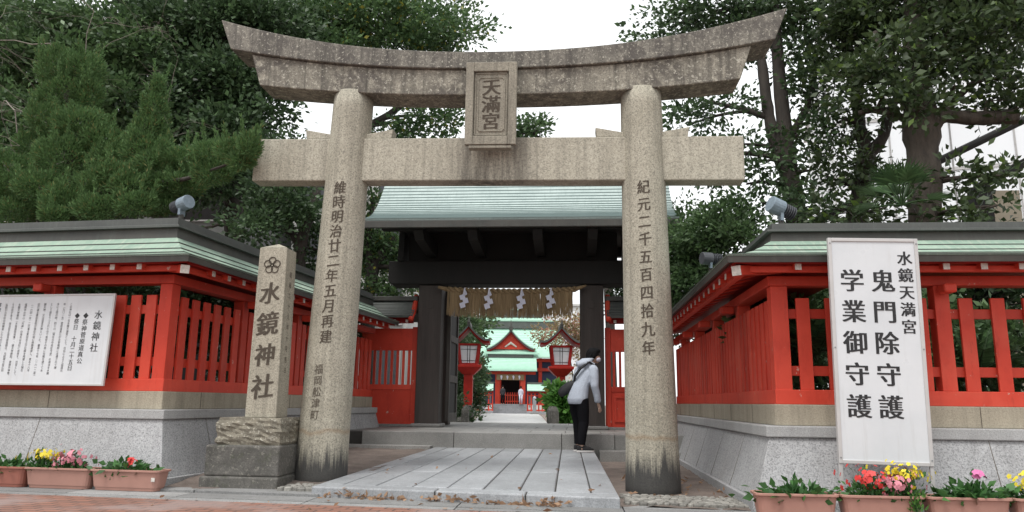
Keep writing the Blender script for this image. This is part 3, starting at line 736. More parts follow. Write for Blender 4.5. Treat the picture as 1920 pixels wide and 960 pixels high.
# ---- red side fences joining the gate posts
def side_fence(x0, x1, label, rx0, rx1, door):
    o = Vector(((x0+x1)/2, 15.2, .45)); t = thing('side_fence', o, label, 'fence'); nb = lambda: MB(o)
    for x in (x0, x1-.11): nb().box(x, x+.11, 15.12, 15.26, .5, 2.45).build('post', M['red'], t, bevel=.006)
    nb().box(x0, x1, 15.05, 15.3, .45, .5).build('stone_sill', M['slab_dark'], t, bevel=.006)
    a, b_ = x0+.111, x1-.111
    nb().box(a, b_, 15.16, 15.2, .5, 1.18).build('panel', M['red'], t)
    nb().box(a, b_, 15.14, 15.23, 1.18, 1.28).build('rail', M['red'], t, bevel=.004)
    nb().box(a, b_, 15.14, 15.23, 1.97, 2.42).build('panel', M['red'], t, bevel=.004)
    n_ = max(3, int((b_-a)/.118))
    for i in range(n_):
        c = a+(b_-a)*(i+.5)/n_; nb().box(c-.024, c+.024, 15.15, 15.2, 1.28, 1.97).build('slat', M['red'], t)
    if door:
        for q in ((.52, 1.12), ):
            fr = nb(); fr.box(a+.06, a+.1, 15.13, 15.158, .6, 1.1).box(b_-.1, b_-.06, 15.13, 15.158, .6, 1.1).box(a+.1, b_-.1, 15.13, 15.158, .6, .64).box(a+.1, b_-.1, 15.13, 15.158, 1.06, 1.1); fr.build('door_frame', M['red'], t)
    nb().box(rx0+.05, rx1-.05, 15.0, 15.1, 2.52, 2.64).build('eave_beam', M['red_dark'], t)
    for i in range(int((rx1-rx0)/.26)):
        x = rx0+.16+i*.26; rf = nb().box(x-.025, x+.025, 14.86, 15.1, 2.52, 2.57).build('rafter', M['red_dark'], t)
        nb().box(x-.026, x+.026, 14.852, 14.859, 2.518, 2.572).build('rafter_tip', M['white'], rf)
    pr = [(14.72, 2.60)]+roof_prof(5, 14.7, 2.63, 15.12, 2.98, .014, .03)+[(15.24, 2.98)]+[(15.36-(y-15.), z) for y, z in roof_prof(5, 14.7, 2.63, 15.12, 2.98, .014, .03)[::-1]]+[(15.64, 2.60), (15.2, 2.75)]
    nb().prism(pr, 0, rx0, rx1).build('roof', M['fascia_grey'], t)
    nb().box(rx0-.02, rx1+.02, 15.06, 15.3, 2.985, 3.08).build('ridge', M['fascia'], t, bevel=.01)
    vx = rx1-.06 if not door else rx0; bb = nb()
    bb.tube([(vx+.03, 14.7, 2.56), (vx+.03, 14.92, 2.72), (vx+.03, 15.1, 2.95), (vx+.03, 15.16, 3.1)], .055, 8); bb.build('barge_board', M['red'], t, smooth=True)
    return t
side_fence(-4.42, -3.24, 'red slatted fence panel under a small grey roof, left of the dark gate post', -4.62, -3.28, False)
side_fence(.57, 1.9, 'red panelled side door under a small grey roof, right of the dark gate post', .6, 1.98, True)

# ---- straw rope hung across the gate
ro = Vector((-1.32, 14.85, 3.2))
rp = thing('sacred_rope', ro, 'straw rope with long fringe and paper streamers, hung under the gate lintel', 'straw rope')
rb = MB(ro)
zc = lambda x: 3.15+.05*((x+1.32)/1.4)**2
for ph in (0, math.pi):
    pts = [(-2.62+2.6*i/120, 14.86+.03*math.cos(i*.62+ph), zc(-2.62+2.6*i/120)+.03*math.sin(i*.62+ph)) for i in range(121)]
    rb.tube(pts, .034, 6)
rb.tube([(-2.62, 14.86, zc(-2.62)), (-2.80, 14.86, 3.24)], [.05, .03], 7); rb.tube([(-.02, 14.86, zc(-.02)), (.2, 14.86, 3.27)], [.05, .02], 7)
rb.build('rope', M['straw'], rp, smooth=True)
fb = MB(ro); r_ = random.Random(2)
for i in range(760):
    x = -2.60+2.52*i/760+r_.uniform(-.01, .01); y = 14.86+r_.uniform(-.02, .02); l = .50+r_.uniform(-.06, .05)
    z0 = zc(x)-.01; a = r_.uniform(-.03, .03)
    fb.tube([(x, y, z0), (x+a*.5, y+.005, z0-l*.5), (x+a, y, z0-l)], [.009, .009, .004], 4)
tag(fb.build('fringe', M['straw'], rp))
def shide(x):
    b = MB(ro); z = zc(x)-.02; y = 14.79; w_ = .085
    cells = [(0, 0, .05, .1), (-.055, -.07, .1, .12), (.01, -.15, .1, .12), (-.05, -.23, .1, .13)]
    for k, (dx, dz, ww, hh) in enumerate(cells):
        yy = y-.006*k; s_ = .05
        b.hexa([(x+dx-ww/2, yy, z+dz-s_*.6), (x+dx+ww/2, yy, z+dz+s_*.2), (x+dx+ww/2, yy+.003, z+dz+s_*.2), (x+dx-ww/2, yy+.003, z+dz-s_*.6),
                (x+dx-ww/2+.03, yy, z+dz-hh), (x+dx+ww/2+.03, yy, z+dz-hh+.03), (x+dx+ww/2+.03, yy+.003, z+dz-hh+.03), (x+dx-ww/2+.03, yy+.003, z+dz-hh)])
    b.hexa([(x-.01, y-.02, z+.06), (x+.02, y-.02, z+.06), (x+.02, y-.016, z+.06), (x-.01, y-.016, z+.06), (x-.03, y-.02, z-.08), (x+.01, y-.02, z-.08), (x+.01, y-.016, z-.08), (x-.03, y-.016, z-.08)])
    b.build('paper_streamer', M['paper'], rp)
for px in (871, 917, 978, 1033): shide(UY(px, 560, 14.8)[0])

# ================================================================== SIGNS
SY = 6.93
c0, c1, c2, c3 = [UY(*p, SY) for p in ((1545, 448), (1716, 448), (1744, 873), (1570, 870))]
sx0, sx1 = (c0[0]+c3[0])/2, (c1[0]+c2[0])/2; sz0, sz1 = c3[2], c0[2]
so_ = Vector(((sx0+sx1)/2, SY, 0)); W_, H_ = sx1-sx0, sz1-sz0
sg = thing('sign_board', so_, 'tall white upright sign with black vertical lettering on two metal legs, between the planters', 'sign')
TL = Matrix.Translation((so_.x, SY, sz0)) @ Matrix.Rotation(math.atan2(((c0[0]+c1[0])-(c2[0]+c3[0]))/2, H_), 4, 'Y')
def sbm(): return MB(so_)
b = sbm().box(-W_/2+.03, W_/2-.03, -.012, .012, .03, H_-.03); b.turn(TL); pn = b.build('panel', M['sign_white'], sg)
b = sbm()
for q in ((-W_/2, -W_/2+.032, 0, H_), (W_/2-.032, W_/2, 0, H_), (-W_/2+.032, W_/2-.032, 0, .032), (-W_/2+.032, W_/2-.032, H_-.032, H_)): b.box(q[0], q[1], -.022, .022, q[2], q[3])
b.turn(TL); b.build('frame', M['sign_frame'], sg, bevel=.004)
b = sbm()
for u in (-W_/2+.016, W_/2-.016):
    for v in (.05, H_*.5, H_-.05): b.tube([(u, -.0225, v), (u, -.026, v)], .007, 8)
b.turn(TL); b.build('screws', M['steel'], sg)
for sx in (-1, 1):
    b = sbm(); b.box(sx*(W_/2-.016)-.016, sx*(W_/2-.016)+.016, -.013, .013, -sz0-.0, -.001); b.turn(TL); b.build('leg', M['sign_frame'], sg, bevel=.003)
pxm = SY/1400*1.04
def sp_(cx, top): return lambda u, v, d: TL @ Vector((-W_/2+cx*W_+u, -.0135-d, H_*(1-top)+v))
sw = (-.028, -.014, 0, .014, .028)
for txt, cx, top, size, pitch in (('学業御守護', .25, .198, .275, .1395), ('鬼門除守護', .59, .198, .275, .1395), ('水鏡天満宮', .845, .092, .172, .0775)):
    write('lettering', txt, sp_(cx, top), pn, M['ink'], size*W_, pitch*H_, wide=.98, spread=sw, o=so_)
# ---- the long explanatory board on the left wall
bo = Vector((-6.2, 8.02, 0)); bd = thing('notice_board', bo, 'wide white information board with columns of small black text, fixed to the left lattice wall', 'notice board')
B0, B1 = Vector((-8.3, 8.27, 1.075)), Vector((-5.25, 8.02, 1.075)); BH = 1.045
bx_ = (B1-B0); BL = bx_.length; bx_.normalize(); bn = Vector((bx_.y, -bx_.x, 0)); bup = (Vector((0, 0, 1))*.995+bn*-.03).normalized()
bn = bx_.cross(bup)
def bp(u, v, d=0): return B1-bx_*u+bup*v+bn*d         # u to the left from the right edge
def bbox(b, u0, u1, v0, v1, d0, d1):
    return b.hexa([bp(u0, v0, d0), bp(u1, v0, d0), bp(u1, v0, d1), bp(u0, v0, d1), bp(u0, v1, d0), bp(u1, v1, d0), bp(u1, v1, d1), bp(u0, v1, d1)])
bpn = bbox(MB(bo), .02, BL-.02, .02, BH-.02, -.012, .0).build('panel', M['sign_white'], bd)
b = MB(bo)
for q in ((0, .025, 0, BH), (BL-.025, BL, 0, BH), (.025, BL-.025, 0, .022), (.025, BL-.025, BH-.022, BH)): bbox(b, *q, -.02, .008)
b.build('frame', M['sign_frame'], bd, bevel=.003)
for u in (.4, 1.9): bbox(MB(bo), u, u+.05, .2, .9, -.16, -.021).build('bracket', M['steel'], bd)
cols = [('水鏡神社', .185, .215, .105, .125, 1), ('◆祭神菅原道真公', .345, .225, .07, .0735, 1), ('◆祭日 十月二十五日', .455, .225, .066, .066, 1)]
body = ['この神社は一名水鏡天満宮という︒社伝によると延喜元', '年︵九〇一年︶菅原道真公が太宰権帥に左遷されて博', '多に上陸の時︑四十川︵現在の中央区今泉︶の清流を水鏡', 'として姿をうつされたので後世その地に社殿を建てて水',
        '鏡天神︑又は容見天神といった︒慶長十七年︵一六一二年︶', '初代藩主黒田長政が現在の地に移築遷座し︑寛永十八年', '︵一六四一年︶二代藩主黒田忠之が社殿を再建した現在', '福岡市の中心﹁天神﹂の地名は当社に由来す︒社宝として︑',
        '水鏡天神縁起︵大鳥居信祐筆︶︑鏡天神縁起︑渡唐天神像︑', 'その他がある︒尚当宮正面鳥居扁額は︑元総理大臣広田', '弘毅が小学校の時揮毫したものである︒']
for i, tx in enumerate(body): cols.append((tx, .555+.085*i, .09, .0325, .0316, 0))
cols.append(('寄贈 福岡', 1.50, .09, .052, .06, 1)); cols.append(('平成二十五年', 1.58, .45, .04, .045, 0))
for tx, u0, vt, size, pitch, bold in cols:
    write('lettering', tx, (lambda u0, vt: lambda u, v, d: bp(u0-u, BH-vt-.03+v, .0015+d))(u0, vt), bpn, M['ink'], size, pitch, spread=(-.015, .015) if bold else (0,), o=bo, jitter=.03 if not bold else 0)

# ================================================================== PLANTERS AND THEIR PLANTS
def planter(cx, cy, L, z0, rz, mat, label, sticker=False):
    t = thing('planter', (cx, cy, z0), label, 'planter', 'plastic planters along the wall', rz)
    D, H = .25, .21
    def rr(l, d, z, c=.05):
        pts = []
        for sx, sy, a0 in ((1, 1, 0), (-1, 1, 90), (-1, -1, 180), (1, -1, 270)):
            for k in range(4):
                a = R(a0+30*k); pts.append((sx*(l/2-c)+c*math.cos(a), sy*(d/2-c)+c*math.sin(a), z))
        return pts
    b = MB(); b.loft([rr(L-.10, D-.09, 0), rr(L-.09, D-.08, .03), rr(L-.075, D-.07, .032), rr(L-.03, D-.035, H-.02), rr(L-.05, D-.055, H-.02), rr(L-.07, D-.075, H-.05)]); b.build('box', mat, t, bevel=.003)
    b = MB(); ra, rb_, rc, rd = rr(L, D, H-.02), rr(L, D, H), rr(L-.05, D-.05, H), rr(L-.05, D-.05, H-.02); n = len(ra)
    b.v = ra+rb_+rc+rd
    for j in range(n):
        k = (j+1) % n
        for p in range(4): q = (p+1) % 4; b.f.append((p*n+j, p*n+k, q*n+k, q*n+j))
    b.build('rim', mat, t, bevel=.003)
    MB().box(-L/2+.04, L/2-.04, -D/2+.045, D/2-.045, H-.06, H-.035).build('soil', M['soil'], t)
    if sticker: MB().box(L/2-.085, L/2-.045, -D/2+.012, -D/2+.016, .10, .14).build('sticker', M['white'], t)
    return t
def leafy(pos, r3, n, L, label, cat='plant', blooms=None, group=None, seed=0, mat='leaf_pot', name='potted_plant', bl=.022, upw=.5):
    r_ = np.random.default_rng(seed); pos = Vector(pos); t = thing(name, pos, label, cat, group)
    p = r_.normal(size=(n, 3))*np.array(r3)*.45; p[:, 2] = np.abs(p[:, 2])*1.1
    d = unit(p*np.array([1, 1, .5])+r_.normal(size=(n, 3))*.25*r3[0]+np.array([0, 0, upw*r3[2]]))
    fast_mesh('foliage', leaf_quads(p, d, L, L*.6, r_), n, M[mat], t)
    sb = MB()
    for i in range(0, n, max(1, n//14)): sb.tube([(p[i][0]*.15, p[i][1]*.15, -.02), tuple(p[i])], .003, 4)
    sb.build('stem', M['leaf_pot'], t)
    for bm_, nb_, off, rad in (blooms or []):
        c = r_.normal(size=(nb_, 3))*np.array(rad)*.5+np.array(off); q = []
        for k in range(nb_):
            nn = unit((c[k:k+1]-np.array(off))*2+r_.normal(size=(1, 3))*.03+np.array([[0, -.05, .05]]))[0]
            a = np.cross(nn, [0, 0, 1.01]); a /= max(np.linalg.norm(a), 1e-3); b2 = np.cross(nn, a); s_ = bl*(.7+.6*r_.random())
            for m_ in range(5):
                an = m_*1.2566; e = a*math.cos(an)+b2*math.sin(an); e2 = a*math.cos(an+.6)+b2*math.sin(an+.6); e1 = a*math.cos(an-.6)+b2*math.sin(an-.6)
                q += [c[k], c[k]+e1*s_*.75+nn*s_*.2, c[k]+e*s_, c[k]+e2*s_*.75+nn*s_*.2]
        fast_mesh('blossoms', np.array(q), nb_*5, M[bm_], t)
    return t
LR = R(-4.5)
# left row, in front of the left wall
for (px0, px1, mat, label, st) in ((-115, 40, 'terracotta_red', 'brick red planter cut by the frame edge, under the left information board', False),
                               (34, 170, 'terracotta', 'pink brown planter holding yellow and pink flowers, beside the brick red planter', False),
                               (165, 306, 'terracotta', 'pink brown planter with a small white sticker, nearest the left wall corner', True)):
    a, c = UZ(px0, 920, .0), UZ(px1, 921, .0); Y = 7.70
    a = UY(px0, 883, Y-.1); c = UY(px1, 883, Y-.1)
    planter((a[0]+c[0])/2, Y-.07*((a[0]+c[0])/2+4.7), c[0]-a[0]-.005, .012, LR, M[mat], label, st)
def spot(px, py, Y): p = UY(px, py, Y); return (p[0], Y-.07*(p[0]+4.7) if p[0] < 0 else Y, p[2])
ZL = .165
def at_(px, Y, z): p = UY(px, 850, Y); return (p[0], (Y-.07*(p[0]+4.7)) if p[0] < 0 else Y, z)
leafy(at_(10, 7.7, ZL), (.22, .1, .10), 130, .085, 'broad leaved green plant in the brick red planter', seed=1)
leafy(at_(75, 7.7, ZL), (.17, .09, .14), 420, .045, 'yellow chrysanthemum in the left hand row of planters, in the same box as pink flowers', blooms=[('fl_yellow', 60, (.02, -.02, .17), (.17, .1, .07))], seed=2, name='flowering_plant')
leafy(at_(130, 7.7, ZL), (.18, .09, .13), 420, .045, 'pale pink chrysanthemum next to the yellow one under the information board', blooms=[('fl_pink', 95, (.0, -.03, .15), (.2, .1, .08))], seed=3, name='flowering_plant')
leafy(at_(235, 7.7, ZL), (.36, .1, .09), 210, .085, 'low green primrose with one red flower in the planter with a sticker', blooms=[('fl_red', 9, (.10, -.03, .14), (.035, .03, .03))], seed=4, name='flowering_plant', bl=.03)
# right row, before the white sign
RY = 6.62
for (px0, px1, label) in ((1416, 1577, 'pink brown planter of low green leaves, left of the white sign'), (1578, 1738, 'pink brown planter of red, pink and yellow flowers, under the white sign'),
                          (1740, 1903, 'pink brown planter with one magenta flower, right of the white sign'), (1904, 2065, 'pink brown planter cut by the frame edge, beyond the white sign')):
    a, c = UY(px0, 928, RY-.12), UY(px1, 928, RY-.12)
    planter((a[0]+c[0])/2, RY, c[0]-a[0]-.006, UY(1660, 930, RY-.12)[2]-.21, 0, M['terracotta'], label)
ZR = UY(1660, 930, RY)[2]-.045
leafy(at_(1490, RY, ZR), (.33, .1, .10), 230, .08, 'low green leafy plant without flowers, left of the sign leg', seed=5)
leafy(at_(1625, RY, ZR), (.2, .09, .15), 430, .045, 'bright red chrysanthemum in front of the white sign', blooms=[('fl_red', 85, (.03, -.03, .17), (.22, .1, .09))], seed=6, name='flowering_plant')
leafy(at_(1667, RY, ZR), (.15, .09, .14), 320, .042, 'deep pink chrysanthemum between the red and the yellow ones', blooms=[('fl_pink', 75, (.02, -.04, .15), (.15, .1, .10))], seed=7, name='flowering_plant')
leafy(at_(1695, RY, ZR), (.15, .09, .16), 330, .045, 'yellow chrysanthemum below the right leg of the white sign', blooms=[('fl_yellow', 75, (.0, .0, .225), (.18, .1, .07))], seed=8, name='flowering_plant')
leafy(at_(1712, RY-.13, ZR-.06), (.06, .03, .14), 90, .035, 'light green weed trailing over the rim of the flower planter', seed=9, mat='leaf_hyd')
leafy(at_(1822, RY, ZR), (.34, .1, .11), 240, .095, 'broad leaved plant with a single magenta flower', blooms=[('fl_magenta', 8, (.03, -.02, .22), (.04, .03, .02))], seed=10, name='flowering_plant', bl=.03)
leafy(at_(1925, RY, ZR), (.14, .09, .15), 260, .045, 'yellow chrysanthemum at the right edge of the frame', blooms=[('fl_yellow', 60, (-.02, -.02, .17), (.13, .1, .07))], seed=11, name='flowering_plant')
# fallen leaves gathered at the edge of the path
r_ = np.random.default_rng(12); n = 170
pu = r_.random(n)**.9; px_ = 695+pu*440+r_.normal(size=n)*8; pts = []
for k in range(n):
    u_ = .05+.80*pu[k]+r_.normal()*.012; X_ = -2.62+3.02*u_; pile = max(.2, math.sin(u_*17)+.5)
    pts.append((X_, 7.2+(1-u_)*.36-.012-abs(r_.normal())*.035, .02+abs(r_.normal())*.022*pile))
ex = [(r_.uniform(.45, 1.6), r_.uniform(7.9, 10.), .045) for _ in range(45)]+[(r_.uniform(-2.4, .3), r_.uniform(7.5, 12), .15) for _ in range(16)]+[(r_.uniform(-4.2, 1.2), r_.uniform(6.7, 7.2), .02) for _ in range(14)]
ex = [(x, y, pz(y)+.006 if -2.45 < x < .36 and y > 7.45 else z) for x, y, z in ex]
pts = np.array(pts+ex); d = r_.normal(size=(len(pts), 3)); d[:, 2] *= .45
tag(fast_mesh('leaf_litter', leaf_quads(pts, unit(d), .075, .035, r_), len(pts), M['leaf_litter']), 'dry brown leaves gathered along the front edge of the path', None, kind='stuff')

# ================================================================== FLOODLIGHTS
def floodlight(p, aim, label, mat, s=1.0):
    p = Vector(p); t = thing('floodlight', p, label, 'floodlight'); nb = lambda: MB(p)
    d = Vector(aim).normalized(); c = p+Vector((0, 0, .20*s))
    nb().tube([c-d*.02*s, c+d*.13*s], .085*s, 18).build('housing', mat, t, bevel=.006)
    fb_ = nb()
    for k in range(5): q = c-d*(.04+.025*k)*s; fb_.tube([q, q-d*.01*s], .075*s, 14)
    fb_.tube([c-d*.02*s, c-d*.16*s], .03*s, 8); fb_.build('cooling_fins', M['lamp_dark'], t)
    nb().tube([p, p+Vector((0, 0, .07*s))], .03*s, 8).build('foot', M['fascia'], t)
    b = nb(); b.bar(p+Vector((0, 0, .06*s)), c, .03*s, .12*s, up=(0, 1, 0)); b.build('bracket', M['lamp_blue'], t)
q = (-4.76, 8.40, 2.775+.06+.075*1.675+.1); floodlight(q, (.7, -.35, .12), 'grey blue round floodlight on the ridge corner of the left wall roof', M['lamp_blue'])
q = (2.13, 7.77, 2.775); floodlight(q, (-.8, -.3, .3), 'grey round floodlight with cooling fins, on the ridge corner of the right wall roof', M['lamp_blue'])
q = UY(1333, 512, 10.3); floodlight(q, (-.9, -.3, .0), 'small dark floodlight lying low on the side roof beyond the right pillar', M['lamp_dark'], 1.0)

# ================================================================== INSIDE THE PRECINCT
AR = R(5)
def far(name, s, t, label, cat, group=None, z=.06): return thing(name, AX(s, t, z), label, cat, group, AR)
def lantern(s, t, label):
    o = far('wooden_lantern', s, t, label, 'lantern', 'red lanterns flanking the precinct path', z=-.1)
    nb = MB
    nb().box(-.14, .14, -.14, .14, 0, 1.95).build('post', M['red_shaded'], o, bevel=.01)
    nb().frustum((-.18, .18, -.18, .18), (-.40, .40, -.36, .36), 1.9, 2.12).build('bracket', M['red_shaded'], o, bevel=.01)
    nb().box(-.40, .40, -.36, .36, 2.12, 2.2).build('shelf', M['red_shaded'], o, bevel=.008)
    b = nb(); fr = [(-.29, .24, .05)]
    for sx in (-1, 1):
        for sy in (-1, 1): b.bar((sx*.25, sy*.22, 2.2), (sx*.33, sy*.29, 2.86), .07, .07)
    for z, e, h in ((2.225, .26, .06), (2.83, .32, .07)):
        for sy in (-1, 1): b.box(-e, e, sy*(e-.06)-.03, sy*(e-.06)+.03, z-h/2, z+h/2)
        for sx in (-1, 1): b.box(sx*e-.03, sx*e+.03, -e+.06, e-.06, z-h/2, z+h/2)
    b.build('lamp_frame', M['red_dark'], o)  # dull red here stands for the trees' shade on the frame
    p = nb(); p.frustum((-.22, .22, -.19, .19), (-.28, .28, -.25, .25), 2.25, 2.8); pn_ = p.build('lantern_pane', M['pane'], o)
    k = nb()
    for sy in (-1, 1):
        for x in (-.035, .035): k.bar((x, sy*.197, 2.25), (x*1.2, sy*.257, 2.8), .014, .01)
        for z in (2.33, 2.68): k.bar((-.25, sy*(.197+.06*(z-2.25)/.55), z), (.25, sy*(.197+.06*(z-2.25)/.55), z), .012, .012)
    k.build('glazing_bars', M['void'], pn_)
    prof = [(x, 2.92+.50*(1-abs(x)/.66)**1.7+(.05*max(0, abs(x)-.5)/.16)) for x in [-.66+1.32*i/20 for i in range(21)]]
    nb().strip([(x, z-.10) for x, z in prof], [(x, z-.035) for x, z in prof], -.5, .5).build('gable_board', M['red_dark'], o)
    nb().strip([(x, z-.034) for x, z in prof], [(x*1.03, z+.03) for x, z in prof], -.56, .56).build('roof', M['fascia_grey'], o)
    b = nb(); b.box(-.05, .05, -.58, .58, 3.42, 3.52); b.tube([(0, -.56, 3.5), (0, -.56, 3.66)], [.05, .012], 6); b.build('ridge', M['fascia'], o)
lantern(8.85, -1.32, 'red wooden lantern with paper panes, left of the path beyond the gate')
lantern(9.2, 1.62, 'red wooden lantern with paper panes, behind the person in the grey hoodie')
# ---- shrine hall
K = .0443
h = far('shrine_hall', 47, 0, 'distant red shrine hall with pale green roofs and a triangular porch gable', 'shrine hall')
nb = MB
for i in range(4): nb().box(-1.42, 1.42, -.3+i*.3, 3, i*.19, (i+1)*.19).build('step', M['slab'], h, bevel=.01)
for sx in (-1, 1):
    nb().box(sx*1.06-.2, sx*1.06+.2, 1.0, 1.4, .76, 3.35).build('porch_post', M['red'], h)
    nb().box(sx*1.62-.03, sx*1.62+.03, -.3, 1.0, .5, 1.5).build('handrail', M['steel'], h)
nb().box(-2.1, 2.1, .95, 1.3, 3.2, 3.42).build('porch_beam', M['red'], h)
def far_roof(x0, x1, y0, z0, y1, z1, n, mat, name, top=0):
    b = nb(); w = 0.0
    for i in range(n):
        t0, t1 = i/n, (i+1)/n; f = lambda t: z0+(z1-z0)*(t-.15*math.sin(math.pi*t))
        ya, yb = y0+(y1-y0)*t0, y0+(y1-y0)*t1
        b.hexa([(x0+top*t0, ya, f(t0)-.06), (x1-top*t0, ya, f(t0)-.06), (x1-top*t1, yb, f(t1)-.06), (x0+top*t1, yb, f(t1)-.06),
                (x0+top*t0, ya, f(t0)+.06), (x1-top*t0, ya, f(t0)+.06), (x1-top*t1, yb, f(t1)+.02), (x0+top*t1, yb, f(t1)+.02)])
    return b.build(name, mat, h)
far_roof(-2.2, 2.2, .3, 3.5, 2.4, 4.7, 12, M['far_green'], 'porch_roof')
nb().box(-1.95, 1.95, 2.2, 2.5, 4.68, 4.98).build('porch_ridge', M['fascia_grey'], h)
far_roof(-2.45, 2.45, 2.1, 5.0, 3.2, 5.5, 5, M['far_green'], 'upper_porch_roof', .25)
gp = [(-2.05+4.1*i/24) for i in range(25)]; gz = lambda x: 5.42+1.62*(1-abs(x)/2.05)**1.55
nb().strip([(x, 5.4) for x in gp], [(x, gz(x)-.28 if gz(x)-.28 > 5.401 else 5.401+.0001*i) for i, x in enumerate(gp)], 2.75, 2.95).build('gable_panel', M['red'], h)
nb().strip([(x, gz(x)-.30) for x in gp], [(x, gz(x)-.1) for x in gp], 2.55, 2.74).build('barge_board', M['red_dark'], h)
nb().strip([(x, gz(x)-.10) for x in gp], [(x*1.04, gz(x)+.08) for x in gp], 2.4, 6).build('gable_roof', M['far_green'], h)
nb().strip([(x, gz(x)-.16) for x in gp], [(x*1.04, gz(x)-.02) for x in gp], 2.3, 2.39).build('gable_edge', M['fascia'], h)
b = nb(); b.tube([(-.5, 2.7, 5.6), (0, 2.7, 5.95), (.5, 2.7, 5.6)], [.06, .12, .06], 6); b.build('frog_leg_strut', M['white'], h)
b = nb(); b.box(-.16, .16, 2.2, 2.6, 7.0, 7.3); b.tube([(0, 2.3, 7.3), (0, 2.3, 7.9)], [.1, .02], 6); b.build('finial', M['fascia'], h)
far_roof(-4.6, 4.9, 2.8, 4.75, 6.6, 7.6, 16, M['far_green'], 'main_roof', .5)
nb().box(-3.95, 4.3, 6.3, 6.9, 7.55, 8.2).build('main_ridge', M['fascia_grey'], h)
nb().box(-4.0, 4.35, 6.25, 6.95, 8.2, 8.32).build('ridge_cap', M['far_green'], h)
far_roof(-3.4, 3.4, 10, 7.6, 12, 9.3, 6, M['far_green'], 'rear_roof', .3)
nb().box(-3.1, 3.1, 11.8, 12.4, 9.2, 9.9).build('rear_ridge', M['fascia_grey'], h)
nb().box(-3.15, 3.15, 11.75, 12.45, 9.9, 10.02).build('ridge_cap', M['far_green'], h)
nb().box(-4.2, -.9, 4.0, 4.2, .7, 4.7).build('wall', M['navy'], h); nb().box(.9, 4.4, 4.0, 4.2, .7, 4.7).build('wall', M['navy'], h)
nb().box(-.9, .9, 5, 5.2, .7, 4.7).build('dark_interior', M['void'], h)
for x in (-4.2, -2.6, 2.6, 4.4, -.95, .95): nb().box(x-.15, x+.15, 3.8, 4.1, .7, 4.72).build('hall_post', M['red'], h)
for z in (3.6, 4.4): nb().box(-4.6, 4.9, 3.7, 3.95, z, z+.26).build('tie_rail', M['red'], h)
b = nb()
for i in range(9): x = -.78+i*.195; b.box(x-.035, x+.035, 1.55, 1.62, .78, 1.72)
for z in (.95, 1.45): b.box(-.86, .86, 1.62, 1.67, z, z+.08)
b.build('barred_gate', M['red'], h)
b = nb(); b.box(-1.9+.75, 1.15, .86, .92, 2.72, 3.18)
b.build('straw_fringe', M['straw'], h)
for i in range(4):
    x = -.75+i*.5; q = nb(); q.prism([(x-.1, 3.05), (x+.02, 3.12), (x+.1, 2.98), (x, 2.72)], 1, .80, .83); q.build('paper_streamer', M['paper'], h)
def far_fence(t0, t1, label):
    o = far('lattice_fence', 45.6, (t0+t1)/2, label, 'fence'); w = (t1-t0)/2
    nb().box(-w, w, 0, .35, 0, .22).build('stone_base', M['slab'], o)
    fr = nb()
    n_ = int(2*w/.3)
    for z in (.25, .7, 1.4): fr.box(-w, w, .14, .2, z, z+.1)
    fr.build('rail', M['red'], o)
    for i in range(n_+1):
        x = -w+.05+(2*w-.1)*i/n_; nb().box(x-.055, x+.055, .08, .135, .22, 1.62).build('slat', M['red'], o)
    nb().box(-w, w, .0, .3, 1.62, 1.8).build('eave_beam', M['red_dark'], o)
    b = nb()
    for i in range(4): b.hexa([(-w, -.35+i*.13, 1.8+i*.14), (w, -.35+i*.13, 1.8+i*.14), (w, -.2+i*.13, 1.93+i*.14), (-w, -.2+i*.13, 1.93+i*.14), (-w, -.35+i*.13, 1.86+i*.14), (w, -.35+i*.13, 1.86+i*.14), (w, -.2+i*.13, 1.99+i*.14), (-w, -.2+i*.13, 1.99+i*.14)])
    b.build('roof', M['far_green'], o); nb().box(-w, w, .1, .4, 2.3, 2.5).build('ridge', M['fascia_grey'], o)
far_fence(-5.2, -1.35, 'low red lattice fence with green roof, left of the distant hall steps')
far_fence(1.35, 5.6, 'low red lattice fence with green roof, right of the distant hall steps')
for t, lb in ((-1.95, 'pale square stone post standing left of the hall steps'), (1.8, 'pale square stone post standing right of the hall steps')):
    o = far('stone_post', 41, t, lb, 'stone post'); nb().box(-.13, .13, -.13, .13, 0, 1.25).build('shaft', M['slab'], o, bevel=.02); nb().frustum((-.13, .13, -.13, .13), (-.02, .02, -.02, .02), 1.25, 1.38).build('cap', M['slab'], o); nb().box(-.3, .3, -.3, .3, 0, .18).build('foot', M['slab_dark'], o)
o = far('stone_bridge', 5.0, .02, 'low pale stone bridge just behind the gate, between two small dark railings', 'bridge', z=0)
b = nb(); n = 10
for i in range(n):
    y0, y1 = 6.6*i/n, 6.6*(i+1)/n; f = lambda y: .43+.13*math.sin(math.pi*.5*y/6.6)
    b.hexa([(-.97, y0, f(y0)-.06), (.97, y0, f(y0)-.06), (.97, y1-.008, f(y1)-.06), (-.97, y1-.008, f(y1)-.06), (-.97, y0, f(y0)), (.97, y0, f(y0)), (.97, y1-.008, f(y1)), (-.97, y1-.008, f(y1))])
b.build('deck', M['slab_pale'], o); nb().box(-.99, .99, -.03, .12, .05, .365).build('end_slab', M['dark_stone'], o, bevel=.01)
for sx in (-1, 1): nb().box(sx*.9-.08, sx*.9+.08, .13, 6.5, .05, .368).build('side_beam', M['dark_stone'], o)
